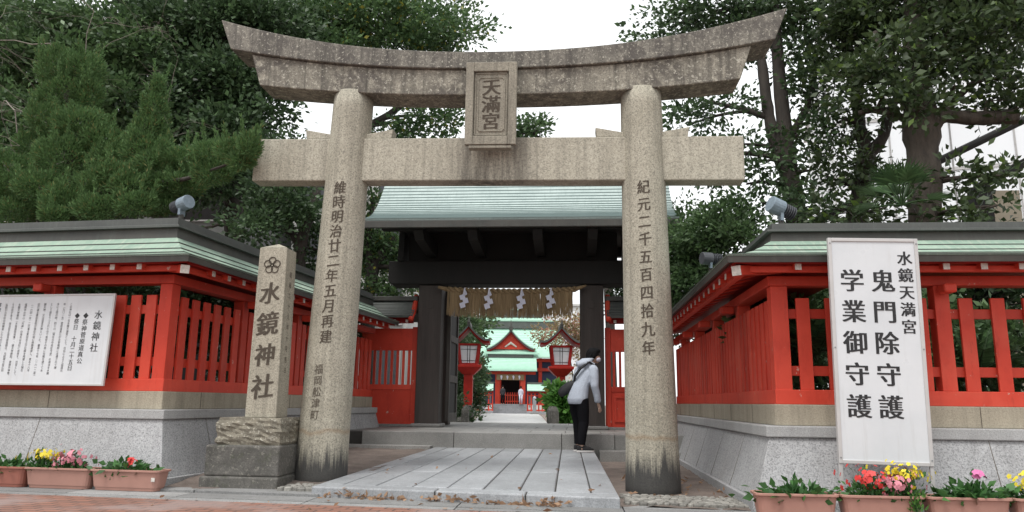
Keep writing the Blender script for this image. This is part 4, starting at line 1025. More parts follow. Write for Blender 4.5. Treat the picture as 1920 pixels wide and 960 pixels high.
for t, lb in ((-1.18, 'low dark stone railing on the left side of the path behind the gate'), (1.2, 'low dark stone railing on the right side of the path behind the gate')):
    o = far('stone_railing', 5.3, t, lb, 'railing')
    for y in (-.1, .7, 1.5, 2.3): nb().box(-.1, .1, y-.1, y+.1, 0, .68).build('baluster', M['dark_stone'], o, bevel=.02); nb().frustum((-.1, .1, y-.1, y+.1), (-.03, .03, y-.03, y+.03), .68, .80).build('finial', M['dark_stone'], o)
    nb().box(-.07, .07, 0, 2.2, .46, .56).build('rail', M['dark_stone'], o, bevel=.01)

# ================================================================== PEOPLE
def frame(org, ang):
    h_ = Vector((math.cos(ang), math.sin(ang), 0)); s_ = Vector((math.sin(ang), -math.cos(ang), 0)); o_ = Vector(org)
    return lambda a, b, z: o_+h_*a+s_*b+Vector((0, 0, z)), h_, s_
fo = UZ(1087, 847, .197); fo = Vector((fo[0], fo[1], .197))
Q0, hh, ss = frame(fo, R(38))
Q = lambda a, b, z: Q0(a*.97, b, z*.955)
pe = thing('person', fo, 'person with short black hair and light grey hoodie, leaning past the gate post', 'person')
def pm(): return MB(fo)
def oval(c, a, b_, ang=None, n=16, tilt=0):
    return [c+hh*(b_*math.cos(t*2*math.pi/n)*math.cos(tilt))+ss*(a*math.sin(t*2*math.pi/n))+Vector((0, 0, -b_*math.cos(t*2*math.pi/n)*math.sin(tilt))) for t in range(n)]
# head looks further to the right than the body
Hc = Q(.30, .02, 1.585); Fh, fh, fs = frame(Hc, R(8))
body = pm()
body.ball(tuple(Hc), (.082, .078, .115), 16, 12)
body.tube([Q(.20, .0, 1.40), Q(.25, .01, 1.47), Hc-Vector((0, 0, .07))-fh*.02], [.07, .055, .055], 12)
body.tube([Fh(.07, 0, .01), Fh(.098, 0, -.022)], [.012, .016], 8)                        # nose
body.tube([Fh(.06, 0, -.085), Fh(.075, 0, -.095)], [.035, .024], 8)                      # chin
body.ball(tuple(Fh(-.005, .078, -.005)), (.02, .014, .032), 8, 6); body.ball(tuple(Fh(-.005, -.078, -.005)), (.02, .014, .032), 8, 6)
body.loft([oval(Q(-.01, 0, .92), .13, .09), oval(Q(.05, 0, 1.1), .13, .09), oval(Q(.13, 0, 1.28), .16, .10), oval(Q(.19, 0, 1.40), .10, .07)])
for sd in (-1, 1):
    sh, el, wr = Q(.17, sd*.17, 1.37), Q(.13, sd*.235, 1.07), Q(.20, sd*.225, .805)
    body.tube([sh, el, wr], [.05, .038, .026], 10)
    f0 = .06 if sd < 0 else -.02
    body.tube([Q(-.02, sd*.085, .9), Q(.0, sd*.09, .68), Q(.02+f0*.3, sd*.09, .48), Q(f0-.01, sd*.095, .25), Q(f0-.02, sd*.095, .09)], [.08, .065, .055, .048, .038], 10)
    body.tube([Q(f0-.04, sd*.095, .05), Q(f0+.10, sd*.098, .045)], [.035, .03], 8)
    # hand: palm, four unequal fingers slightly curled, thumb leaving the side
    palm = Q(.225, sd*.225, .74); body.tube([wr, palm, Q(.235, sd*.225, .705)], [.024, .032, .026], 10, flat=.65)
    for k, L_ in enumerate((.066, .076, .070, .055)):
        dx = (k-1.5)*.019; b0 = Q(.233-dx*.9, sd*.225+.004, .715); b1 = b0+Vector((0, 0, -L_*.55))+hh*.008; b2 = b1+Vector((0, 0, -L_*.45))+hh*(.0)-ss*sd*.02
        body.tube([b0, b1, b2], [.0095, .0085, .007], 7)
    body.tube([Q(.245, sd*.212, .765), Q(.275, sd*.20, .73), Q(.285, sd*.196, .695)], [.012, .010, .008], 7)
body.build('body', M['skin'], pe, remesh=.0065, smo=2)
hd = pm()
hd.loft([oval(Q(-.04, 0, .775), .168, .125), oval(Q(-.045, 0, .80), .175, .135), oval(Q(-.04, 0, .86), .192, .15), oval(Q(.0, 0, 1.05), .18, .138), oval(Q(.07, 0, 1.2), .192, .14), oval(Q(.125, 0, 1.31), .205, .145), oval(Q(.165, 0, 1.39), .16, .12), oval(Q(.20, .0, 1.45), .085, .085)])
for sd in (-1, 1):
    hd.ball(tuple(Q(.15, sd*.17, 1.345)), (.085, .085, .085), 10, 8)
    hd.tube([Q(.15, sd*.175, 1.35), Q(.135, sd*.215, 1.22), Q(.12, sd*.245, 1.07), Q(.165, sd*.242, .93), Q(.195, sd*.23, .825), Q(.2, sd*.228, .805)], [.085, .078, .064, .058, .056, .046], 12)
    for k in range(3): c_ = Q(.165+.012*k, sd*.24, .92-.035*k); hd.tube([c_-hh*.05+ss*.02, c_+hh*.05-ss*.01], [.03, .03], 8)   # folds at the cuff
hd.loft([oval(Q(.105, 0, 1.37), .12, .085), oval(Q(.10, .0, 1.43), .14, .10), oval(Q(.13, .0, 1.50), .135, .105), oval(Q(.18, .01, 1.545), .11, .09), oval(Q(.215, .01, 1.55), .07, .05)])   # hood lying on the shoulders
hd.tube([Q(.22, -.12, 1.43), Q(.05, -.10, 1.46), Q(.015, 0, 1.43), Q(.05, .10, 1.46), Q(.22, .12, 1.43)], [.035, .045, .05, .045, .035], 10)
hd.build('hoodie', M['hoodie'], pe, remesh=.011, smo=3)
tr = pm()
tr.loft([oval(Q(-.02, 0, .97), .165, .12), oval(Q(-.03, 0, .88), .18, .14), oval(Q(-.02, 0, .80), .175, .13)])
for sd, f0 in ((-1, .06), (1, -.02)):
    tr.tube([Q(-.02, sd*.085, .86), Q(.0, sd*.09, .68), Q(.02+f0*.3, sd*.09, .48), Q(f0-.01, sd*.095, .25), Q(f0-.02, sd*.095, .115)], [.112, .10, .084, .072, .060], 14)
tr.build('trousers', M['trousers'], pe, remesh=.012, smo=3)
for sd, f0 in ((-1, .06), (1, -.02)):
    a = R(38-(25 if sd > 0 else 10)); S, sh_, sv_ = frame(Q(f0, sd*.095, 0), a)
    def ov(z, l0, l1, w_): return [S(l0+(l1-l0)*(.5-.5*math.cos(t)), w_*math.sin(t)*(1 if math.cos(t) > -.99 else .9), z) for t in [i*2*math.pi/18 for i in range(18)]]
    sho = pm(); sho.loft([ov(.028, -.09, .185, .046), ov(.05, -.09, .18, .045), ov(.075, -.088, .13, .042), ov(.10, -.085, .05, .04)]).build('shoe', M['shoe'], pe, smooth=True)
    so2 = pm(); so2.loft([ov(0, -.095, .19, .048), ov(.028, -.096, .192, .05)]).build('sole', M['rubber'], sho and [o_ for o_ in bpy.data.objects if o_.name.startswith('shoe') and o_.parent == pe][-1])
ha = pm(); r_ = random.Random(9)
ha.ball(tuple(Fh(-.022, 0, .04)), (.105, .096, .105), 18, 12); ha.ball(tuple(Fh(-.045, 0, -.02)), (.075, .086, .085), 14, 10); ha.ball(tuple(Fh(.035, .0, .085)), (.075, .08, .052), 12, 8)
for i in range(150):
    a = r_.uniform(0, 6.283); e = r_.uniform(-.5, 1.2); rx = math.cos(e)*math.cos(a); ry = math.cos(e)*math.sin(a)
    if rx > .55 and e < .5: continue
    p0 = Fh(-.022+.098*rx, .09*ry, .035+.1*math.sin(e)); d_ = Vector((0, 0, -.045))+fh*rx*.012+fs*ry*.012
    ha.tube([p0, p0+d_], [.013, .005], 5)
ha.build('hair', M['hair'], pe, remesh=.007, smo=1)
mk = pm(); mk.loft([[Fh(.02+x, y, z) for x, y in ((0, .078), (.05, .066), (.088, .025), (.092, 0), (.088, -.025), (.05, -.066), (0, -.078), (.0, 0))] for z in (-.095, -.05, -.015)])
mk.build('face_mask', M['paper'], pe, smooth=True, sub=1)
ey = pm()
for sy in (-1, 1): ey.ball(tuple(Fh(.074, sy*.031, .012)), (.008, .013, .007), 8, 6)
ey.build('eyes', M['hair'], pe, smooth=True)
bagp = Q(-.14, -.12, 1.05)
bag = thing('shoulder_bag', bagp, 'black sling bag worn slantwise on the back of the grey hoodie', 'bag')
bb = MB(bagp)
S0 = Q(-.16, -.14, 1.03); ax_ = (Q(.0, .08, 1.25)-S0).normalized()
rg = []
for k, (t, a, b_) in enumerate(((-.16, .03, .02), (-.14, .075, .05), (-.05, .095, .065), (.06, .09, .062), (.15, .055, .045), (.18, .025, .02))):
    c = S0+ax_*t; s1 = ax_.cross(hh).normalized(); n1 = s1.cross(ax_)
    rg.append([c+s1*a*math.cos(j*math.pi/6)+n1*b_*math.sin(j*math.pi/6) for j in range(12)])
bb.loft(rg).build('pouch', M['strap'], bag, smooth=True, sub=1)
sb = MB(bagp); sp2 = [S0+ax_*.16, Q(-.115, .03, 1.24), Q(-.055, .10, 1.37), Q(.08, .145, 1.475), Q(.22, .15, 1.40), Q(.27, .08, 1.28)]
for a, c in zip(sp2, sp2[1:]): sb.bar(a, c, .05, .02, up=tuple(-hh+Vector((0, 0, .4))))
sb.build('strap', M['strap'], bag)
# two visitors at the far hall
def small_person(s, t, z, label, top, legs, hgt=1.52):
    o = far('person', s, t, label, 'person', z=z); k = hgt/1.7; b = MB()
    def T(a, b2, c): return Vector((b2*k, a*k, c*k))
    b.ball(tuple(T(0, 0, 1.58)), .1*k, 12, 9); b.tube([T(0, 0, 1.40), T(0, 0, 1.52)], .05*k, 8)
    for sd in (-1, 1):
        b.tube([T(0, sd*.15, 1.36), T(0, sd*.2, 1.1), T(.05, sd*.19, .88)], [.05*k, .042*k, .032*k], 8)
        for j in range(4): b.tube([T(.06+.012*(j-1.5), sd*.19, .84), T(.07+.014*(j-1.5), sd*.185, .755+.008*abs(j-1.5))], [.011*k, .008*k], 5)
        b.tube([T(.05, sd*.19, .90), T(.06, sd*.19, .82)], [.03*k, .034*k], 7); b.tube([T(.09, sd*.18, .85), T(.11, sd*.17, .79)], [.012*k, .009*k], 5)
        b.tube([T(0, sd*.09, .9), T(0, sd*.1, .5), T(0, sd*.1, .06)], [.08*k, .06*k, .045*k], 9); b.tube([T(-.05, sd*.1, .04), T(.15, sd*.11, .035)], [.04*k, .035*k], 8)
    b.loft([[T(.1*math.cos(a)*w1, .19*math.sin(a)*w2, z_) for a in [i*.5236 for i in range(12)]] for z_, w1, w2 in ((.85, .9, .8), (1.05, .9, .75), (1.3, 1., .95), (1.42, .6, .5))])
    b.build('body', M['skin'], o, remesh=.014, smo=1)
    c = MB(); c.loft([[T(.115*math.cos(a)*w1, .205*math.sin(a)*w2, z_) for a in [i*.5236 for i in range(12)]] for z_, w1, w2 in ((.80, 1., .85), (1.05, .95, .82), (1.3, 1.05, 1.), (1.44, .65, .55))])
    for sd in (-1, 1): c.tube([T(0, sd*.16, 1.37), T(0, sd*.21, 1.1), T(.05, sd*.2, .92)], [.065*k, .056*k, .046*k], 8)
    c.build('jacket', top, o, remesh=.02, smo=1)
    c = MB()
    for sd in (-1, 1): c.tube([T(0, sd*.085, .9), T(0, sd*.1, .5), T(0, sd*.1, .08)], [.1*k, .078*k, .065*k], 8)
    c.build('trousers', legs, o, smooth=True)
    MB().ball(tuple(T(-.02, 0, 1.62)), (.11*k, .115*k, .1*k), 10, 7).build('hair', M['hair'], o, smooth=True)
small_person(47.6, -.62, .82, 'distant visitor in dark clothes standing at the hall steps, left of the barred gate', M['shirt'], M['trousers'])
small_person(47.5, .88, .82, 'distant visitor in a white top, half hidden by the right porch post of the hall', M['paper'], M['paper'], 1.45)

# ================================================================== TREES AND SHRUBS
def curve(a, b, sag, n, r_, wob):
    a = np.array(a, float); b = np.array(b, float); L = np.linalg.norm(b-a); ph = r_.normal(size=3)*wob*L
    return [a+(b-a)*t+np.array([0, 0, sag*L*math.sin(math.pi*t)])+ph*math.sin(math.pi*t) for t in np.linspace(0, 1, n)]
def B(px, py, Y, rx, ry, rd):                      # a crown lobe: centre seen at a picture point and depth, radii in pixels (across, up) and metres (deep)
    p = UY(px, py, Y); return (p, np.array([rx*Y/FP*1.03, rd, ry*Y/FP*1.03]))
def tree(name, label, cat, stems, lobes, leaf, L, dens, barkm, seed, group=None, Wr=.5, clump=.26, perc=46, twig=.5, droop=.15, hollow=.45, limb=.05):
    """stems: list of (points, radii); lobes: B(...) list; dens: clumps per cubic metre"""
    r_ = np.random.default_rng(seed); o = Vector(stems[0][0][0]); t = thing(name, o, label, cat, group); dens *= 2.3; L *= 1.28; Wr = .58
    tk = MB(o); nodes = []
    for pts, rad in stems:
        k = len(pts); P_ = np.array(pts, float); tt = np.linspace(0, k-1, (k-1)*5+1)
        sm_ = np.stack([np.interp(tt, range(k), P_[:, i]) for i in range(3)], 1)
        for _ in range(2): sm_[1:-1] = (sm_[:-2]+2*sm_[1:-1]+sm_[2:])/4
        rr_ = np.interp(tt, range(k), rad)
        tk.tube([tuple(p) for p in sm_], [max(.01, x*(1+.06*r_.normal())) for x in rr_], 9)
        nodes += [(p, x) for p, x in zip(sm_, rr_)]
    tk.build('trunk', barkm, t, smooth=True)
    NP = np.array([n_[0] for n_ in nodes]); br = MB(o); allp, alld = [], []
    for c, rad in lobes:
        vol = 4.19*rad[0]*rad[1]*rad[2]; n = max(4, int(vol*dens))
        u = unit(r_.normal(size=(n, 3))); rr_ = (hollow**3+(1-hollow**3)*r_.random((n, 1)))**(1/3.)
        rr_ *= 1+.16*np.sin(u[:, :1]*5+c[0]*3)+.12*r_.normal(size=(n, 1))
        cc = c+u*rr_*rad
        lower = NP[:, 2] < c[2]+.3*rad[2]; cand = np.where(lower)[0] if lower.any() else np.arange(len(NP))
        i = cand[np.argmin(np.linalg.norm(NP[cand]-c, axis=1))]; st = NP[i]; r0 = min(limb, nodes[i][1]*.7)
        pts = curve(st, c, .06, 7, r_, .06); br.tube([tuple(p) for p in pts], list(np.linspace(r0, .018, 7)), 6)
        hub = np.array(pts)
        for q in cc:
            if r_.random() < twig*.5:
                j = r_.integers(3, 7); p2 = curve(hub[j], q, .04, 4, r_, .08); br.tube([tuple(p) for p in p2], [.014, .010, .007, .004], 4, cap=False)
        m_ = perc; off = r_.normal(size=(n, m_, 3))*clump*np.array([.62, .62, .42])
        out = unit(cc-c+np.array([0, 0, .15]))[:, None, :]
        d = unit((off*1.2/clump+out*.7+r_.normal(size=(n, m_, 3))*.55-np.array([0, 0, droop])).reshape(-1, 3))
        allp.append((cc[:, None, :]+off).reshape(-1, 3)); alld.append(d)
    if br.v: br.build('branches', barkm, t, smooth=True)
    p = np.concatenate(allp); d = np.concatenate(alld)
    fast_mesh('crown', leaf_quads(p, d, L, L*Wr, r_), len(p), M[leaf], t, o=tuple(o))
    return t
def S(*pts): return [tuple(UY(x, y, Y)) for x, y, Y in pts]
def ground(px, Y, z=.1): p = UY(px, 700, Y); return (p[0], Y, z)

# --- right: broad-leaved trees behind the right wall
tree('broadleaf_tree', 'large tree with thick pale trunk and a lopped limb, behind the white sign', 'tree',
     [([ground(1738, 11.2)]+S((1736, 420, 11.2), (1732, 330, 11.2), (1728, 240, 11.2), (1722, 150, 11.3), (1712, 60, 11.4), (1706, -60, 11.5)), [.27, .245, .24, .25, .17, .13, .10]),
      (S((1735, 250, 11.2), (1765, 215, 11.1), (1820, 222, 11.0), (1885, 220, 10.9), (1902, 218, 10.9)), [.15, .11, .105, .11, .125]),
      (S((1768, 214, 11.1), (1800, 178, 11.1), (1835, 146, 11.1), (1862, 120, 11.1)), [.07, .05, .04, .03]),
      (S((1718, 225, 11.2), (1690, 180, 11.2), (1660, 130, 11.3), (1640, 60, 11.4)), [.12, .07, .06, .04]),
      (S((1725, 230, 11.2), (1640, 205, 11.3), (1610, 212, 11.3)), [.06, .05, .035])],
     [B(1600, 150, 11.4, 62, 40, .7), B(1675, 95, 10.9, 60, 42, .7), B(1660, 170, 10.8, 55, 42, .6), B(1720, 200, 10.6, 50, 38, .5), B(1790, 90, 11.2, 95, 62, .9), B(1880, 60, 11.2, 85, 60, .9), B(1900, 150, 10.9, 60, 28, .6),
      B(1760, 20, 11.6, 110, 50, 1.), B(1640, 20, 11.8, 90, 45, 1.), B(1900, 0, 11.6, 80, 60, 1), B(1790, 160, 10.8, 55, 30, .5), B(1830, 10, 12.4, 100, 60, 1), B(1700, -30, 12, 160, 50, 1), B(1905, 200, 10.8, 25, 30, .4), B(1850, 190, 10.9, 50, 16, .4), B(1780, 330, 10.9, 55, 26, .4), B(1870, 385, 10.6, 60, 26, .4), B(1800, 390, 10.6, 60, 24, .4), B(1890, 330, 10.7, 40, 14, .3)],
     'leaf_camphor', .095, 11, M['bark_light'], 21, clump=.25, perc=44, Wr=.48)
tree('broadleaf_tree', 'slim dark tree with a forked trunk, beside the thick pale trunk', 'tree',
     [([ground(1600, 12.5)]+S((1600, 430, 12.5), (1622, 330, 12.5), (1625, 290, 12.5)), [.17, .16, .17, .15]),
      (S((1625, 290, 12.5), (1612, 240, 12.5), (1606, 180, 12.6), (1590, 80, 12.7), (1570, -20, 12.8)), [.13, .10, .09, .07, .05]),
      (S((1625, 292, 12.5), (1655, 262, 12.5), (1668, 212, 12.5), (1690, 160, 12.6)), [.12, .09, .07, .05]),
      (S((1606, 200, 12.5), (1640, 205, 12.4), (1672, 205, 12.4)), [.06, .05, .04])],
     [B(1590, 90, 12.5, 70, 50, .8), B(1570, 230, 12.2, 55, 35, .6), B(1600, 300, 12, 50, 40, .6), B(1550, 330, 12.2, 45, 35, .6), B(1590, 395, 11.6, 70, 35, .6), B(1560, 20, 13, 90, 50, 1), B(1545, 150, 12.6, 45, 50, .7), B(1660, 330, 12.2, 40, 30, .5), B(1660, 390, 11.4, 60, 30, .6), B(1570, 270, 12.9, 40, 30, .4)],
     'leaf_camphor', .09, 9.5, M['bark'], 22, clump=.25, perc=44)
tree('broadleaf_tree', 'dark twin-stemmed tree rising behind the right end of the torii beam', 'tree',
     [([ground(1500, 13)]+S((1497, 430, 13), (1480, 330, 13), (1472, 250, 13), (1462, 160, 13), (1455, 60, 13.1), (1448, -40, 13.2)), [.19, .18, .16, .14, .12, .10, .07]),
      (S((1485, 350, 13), (1450, 260, 13), (1437, 190, 13), (1428, 110, 13), (1410, 10, 13.2)), [.13, .11, .10, .08, .05]),
      (S((1480, 260, 13), (1520, 190, 13.1), (1530, 130, 13.2)), [.08, .06, .04]),
      (S((1440, 220, 13), (1380, 200, 13.2), (1320, 190, 13.4)), [.06, .045, .03])],
     [B(1260, 50, 14, 62, 52, 1.), B(1340, 20, 13.6, 95, 60, 1.), B(1440, 20, 13.4, 90, 60, 1.), B(1290, 110, 13.8, 60, 22, .7), B(1510, 90, 13.2, 60, 60, .8), B(1290, 235, 13.6, 50, 32, .6), B(1350, 210, 13.4, 60, 30, .7), B(1330, 300, 13, 60, 36, .7), B(1395, 270, 12.8, 35, 30, .5),
      B(1440, 300, 12.6, 40, 36, .5), B(1500, 250, 12.8, 45, 36, .6), B(1430, 380, 12.2, 65, 34, .6), B(1500, 390, 12, 60, 36, .6), B(1400, 345, 12.8, 60, 26, .5), B(1500, 170, 13, 40, 30, .6), B(1380, 80, 13.6, 70, 40, .8), B(1520, 320, 12.6, 35, 40, .5)],
     'leaf_dark', .09, 8.6, M['bark'], 23, clump=.26, perc=44)
tree('evergreen_shrub', 'dense dark evergreen shrub filling the gap between the right pillar and the right wall', 'shrub',
     [([ground(1330, 13.2)]+S((1325, 560, 13.2), (1320, 470, 13.2)), [.10, .08, .05])],
     [B(1300, 450, 13.4, 60, 48, .8), B(1350, 430, 12.6, 60, 40, .7), B(1290, 520, 14., 55, 55, .8), B(1340, 500, 13, 60, 50, .7), B(1395, 440, 12., 45, 30, .5), B(1260, 440, 14.8, 40, 55, .6), B(1160, 560, 16.3, 30, 30, .4), B(1262, 590, 16.4, 22, 45, .4), B(1290, 610, 16, 20, 40, .4)],
     'leaf_mid', .07, 26, M['bark'], 24, clump=.2, perc=60, hollow=.3)
# --- left: a wall of dark evergreens
tree('evergreen_tree', 'dark evergreen filling the upper left corner behind the juniper', 'tree',
     [([ground(60, 14)]+S((70, 430, 14), (90, 250, 14), (110, 80, 14), (120, -60, 14)), [.22, .2, .17, .12, .06]),
      (S((85, 300, 14), (30, 160, 14), (-20, 60, 14)), [.1, .07, .04])],
     [B(40, 120, 13.4, 100, 70, 1.), B(60, 240, 13, 90, 60, .9), B(20, 40, 13.8, 70, 36, .9), B(190, 60, 14, 95, 50, 1), B(160, 150, 13.6, 90, 60, 1), B(10, 330, 12.6, 80, 60, .9), B(230, 200, 13.6, 70, 60, .9), B(270, 100, 14, 70, 60, .9), B(110, 330, 13.2, 80, 60, .8), B(60, 10, 13, 50, 25, .7)],
     'leaf_mid', .10, 12, M['bark'], 31, clump=.28, perc=48)
tree('evergreen_tree', 'tall dark evergreen behind the left end of the torii beam', 'tree',
     [([ground(440, 15)]+S((440, 430, 15), (430, 280, 15), (420, 120, 15), (425, -60, 15)), [.22, .2, .18, .13, .07]),
      (S((432, 300, 15), (380, 200, 15), (340, 100, 15)), [.1, .07, .04]), (S((430, 260, 15), (500, 170, 15), (540, 60, 15)), [.1, .07, .04])],
     [B(330, 60, 14.6, 90, 60, 1), B(420, 50, 14.8, 90, 70, 1), B(380, 160, 14.2, 90, 60, 1), B(460, 160, 14.2, 70, 60, .9), B(430, 250, 13.8, 70, 45, .8), B(330, 250, 14, 80, 50, .8), B(500, 50, 15.2, 80, 60, 1), B(500, 215, 14.4, 55, 22, .7), B(300, 330, 13.4, 90, 50, .7), B(450, 10, 16, 120, 50, 1), B(410, 330, 13.6, 70, 50, .7), B(300, 10, 15.5, 100, 40, 1)],
     'leaf_dark', .10, 14, M['bark'], 32, clump=.28, perc=50)
tree('evergreen_tree', 'bright green leafy tree rising above the middle left of the torii beam', 'tree',
     [([ground(640, 18)]+S((640, 430, 18), (650, 250, 18), (660, 120, 18), (670, -40, 18)), [.25, .22, .2, .15, .08]),
      (S((650, 260, 18), (730, 215, 18), (800, 160, 18), (850, 90, 18)), [.12, .09, .07, .04]), (S((652, 240, 18), (700, 190, 18), (760, 100, 18)), [.1, .08, .04])],
     [B(560, 60, 17, 80, 60, 1.2), B(640, 45, 17.5, 80, 55, 1.2), B(720, 40, 17.5, 85, 45, 1.2), B(800, 62, 17.5, 70, 40, 1.), B(860, 78, 17.5, 48, 20, .8), B(885, 52, 17.5, 38, 18, .7), B(760, 90, 17.5, 70, 24, .9), B(840, 10, 18, 55, 28, .9), B(620, 100, 17, 90, 30, 1.), B(690, 0, 18, 120, 35, 1.2), B(720, 235, 17.5, 35, 22, .6), B(800, 232, 17.8, 65, 26, .8), B(850, 222, 18, 35, 22, .6), B(770, 260, 18, 60, 16, .6)],
     'leaf_light', .10, 8.5, M['bark'], 33, clump=.30, perc=52)
tree('evergreen_tree', 'dark leafy tree seen between the stone marker and the left torii pillar', 'tree',
     [([ground(570, 13.5)]+S((560, 470, 13.5), (575, 420, 13.5), (600, 340, 13.6), (580, 250, 13.8)), [.13, .12, .1, .08, .05]),
      (S((562, 465, 13.5), (530, 400, 13.4), (490, 350, 13.2)), [.08, .06, .03])],
     [B(540, 290, 13.6, 60, 25, .6), B(520, 370, 13, 60, 45, .7), B(570, 400, 13.4, 45, 50, .7), B(480, 420, 12.4, 60, 40, .6), B(560, 330, 13.8, 50, 35, .6), B(600, 470, 14, 40, 45, .6), B(500, 300, 14, 45, 40, .6)],
     'leaf_dark', .08, 17, M['bark'], 34, clump=.24, perc=50)
tree('broadleaf_tree', 'loose light green tree with dark slanting limbs, left of the gate roof', 'tree',
     [([ground(690, 19)]+S((690, 560, 19), (700, 500, 19), (720, 470, 19), (745, 440, 19)), [.2, .17, .15, .12, .07]), (S((695, 520, 19), (690, 440, 19), (700, 380, 19)), [.11, .09, .05]), (S((700, 500, 19), (740, 500, 19), (775, 490, 19)), [.07, .05, .03])],
     [B(720, 470, 19.4, 45, 30, .9), B(750, 530, 19, 45, 22, .8), B(690, 545, 18.6, 30, 22, .7), B(700, 440, 19.4, 40, 30, .8), B(690, 490, 20, 40, 50, .8), B(770, 500, 19.6, 30, 30, .7), B(694, 385, 19, 20, 42, .6), B(655, 300, 19.5, 40, 50, .7)],
     'leaf_light', .10, 11, M['bark'], 35, clump=.26, perc=46)
tree('broadleaf_tree', 'small green crown above the tie beam, right of the name tablet', 'tree',
     [([ground(1150, 24)]+S((1140, 500, 24), (1120, 400, 24), (1050, 300, 24), (990, 240, 24)), [.16, .15, .13, .1, .05])],
     [B(985, 238, 24, 40, 20, .8), B(1008, 240, 24, 22, 16, .6), B(965, 255, 24, 30, 14, .6)], 'leaf_mid', .12, 9, M['bark'], 36, clump=.3, perc=46)
tree('evergreen_tree', 'deep dark evergreen standing behind the others at the left', 'tree',
     [([ground(300, 20)]+S((300, 430, 20), (290, 200, 20), (280, 0, 20)), [.25, .22, .16, .07])],
     [B(60, 60, 20, 120, 80, 1.4), B(60, 220, 20, 120, 80, 1.2), B(220, 120, 20, 130, 90, 1.4), B(240, 290, 19.5, 120, 80, 1.2), B(380, 60, 20, 130, 80, 1.4), B(400, 240, 19.5, 110, 90, 1.2), B(500, 120, 20, 80, 70, 1.2), B(60, 360, 19, 110, 60, 1.), B(480, 350, 18, 100, 60, 1.)],
     'leaf_dark', .13, 4.2, M['bark'], 37, clump=.36, perc=50)
# --- bare twiggy tree behind the juniper
def bare_tree(label, base, top, spread, seed):
    r_ = np.random.default_rng(seed); t = thing('bare_tree', base, label, 'tree'); b = MB(base); tw = MB(base)
    def grow(p, d, L, rad, lev):
        pts = [p]; n = 5
        for i in range(n):
            d = unit((d+r_.normal(size=3)*.16+np.array([0, 0, -.03*lev]))[None])[0]; pts.append(pts[-1]+d*L/n)
        (b if lev < 2 else tw).tube([tuple(q) for q in pts], list(np.linspace(rad, rad*.5, n+1)), 6 if lev < 2 else 4, cap=False)
        if lev < 4:
            for k in range(3 if lev else 6):
                q = pts[2+r_.integers(0, 4)]; nd = unit((d*.6+r_.normal(size=3)*np.array([.9, .7, .35])*spread)[None])[0]; grow(q, nd, L*(.6 if lev else .3), rad*.55, lev+1)
    p0 = np.array(base); v = np.array(top)-p0; grow(p0, unit(v[None])[0], np.linalg.norm(v), .017, 0)
    b.build('trunk', M['bark_pale'], t, smooth=True); tw.build('twigs', M['bark_pale'], t)
bare_tree('bare pale grey twigs of a leafless tree, between the two juniper spires', ground(215, 11.3), tuple(UY(225, 130, 11.3)), 1.0, 4)
bare_tree('bare pale twigs of a leafless tree, behind the drooping juniper branch', ground(350, 11.6), tuple(UY(345, 190, 11.6)), 1.0, 8)
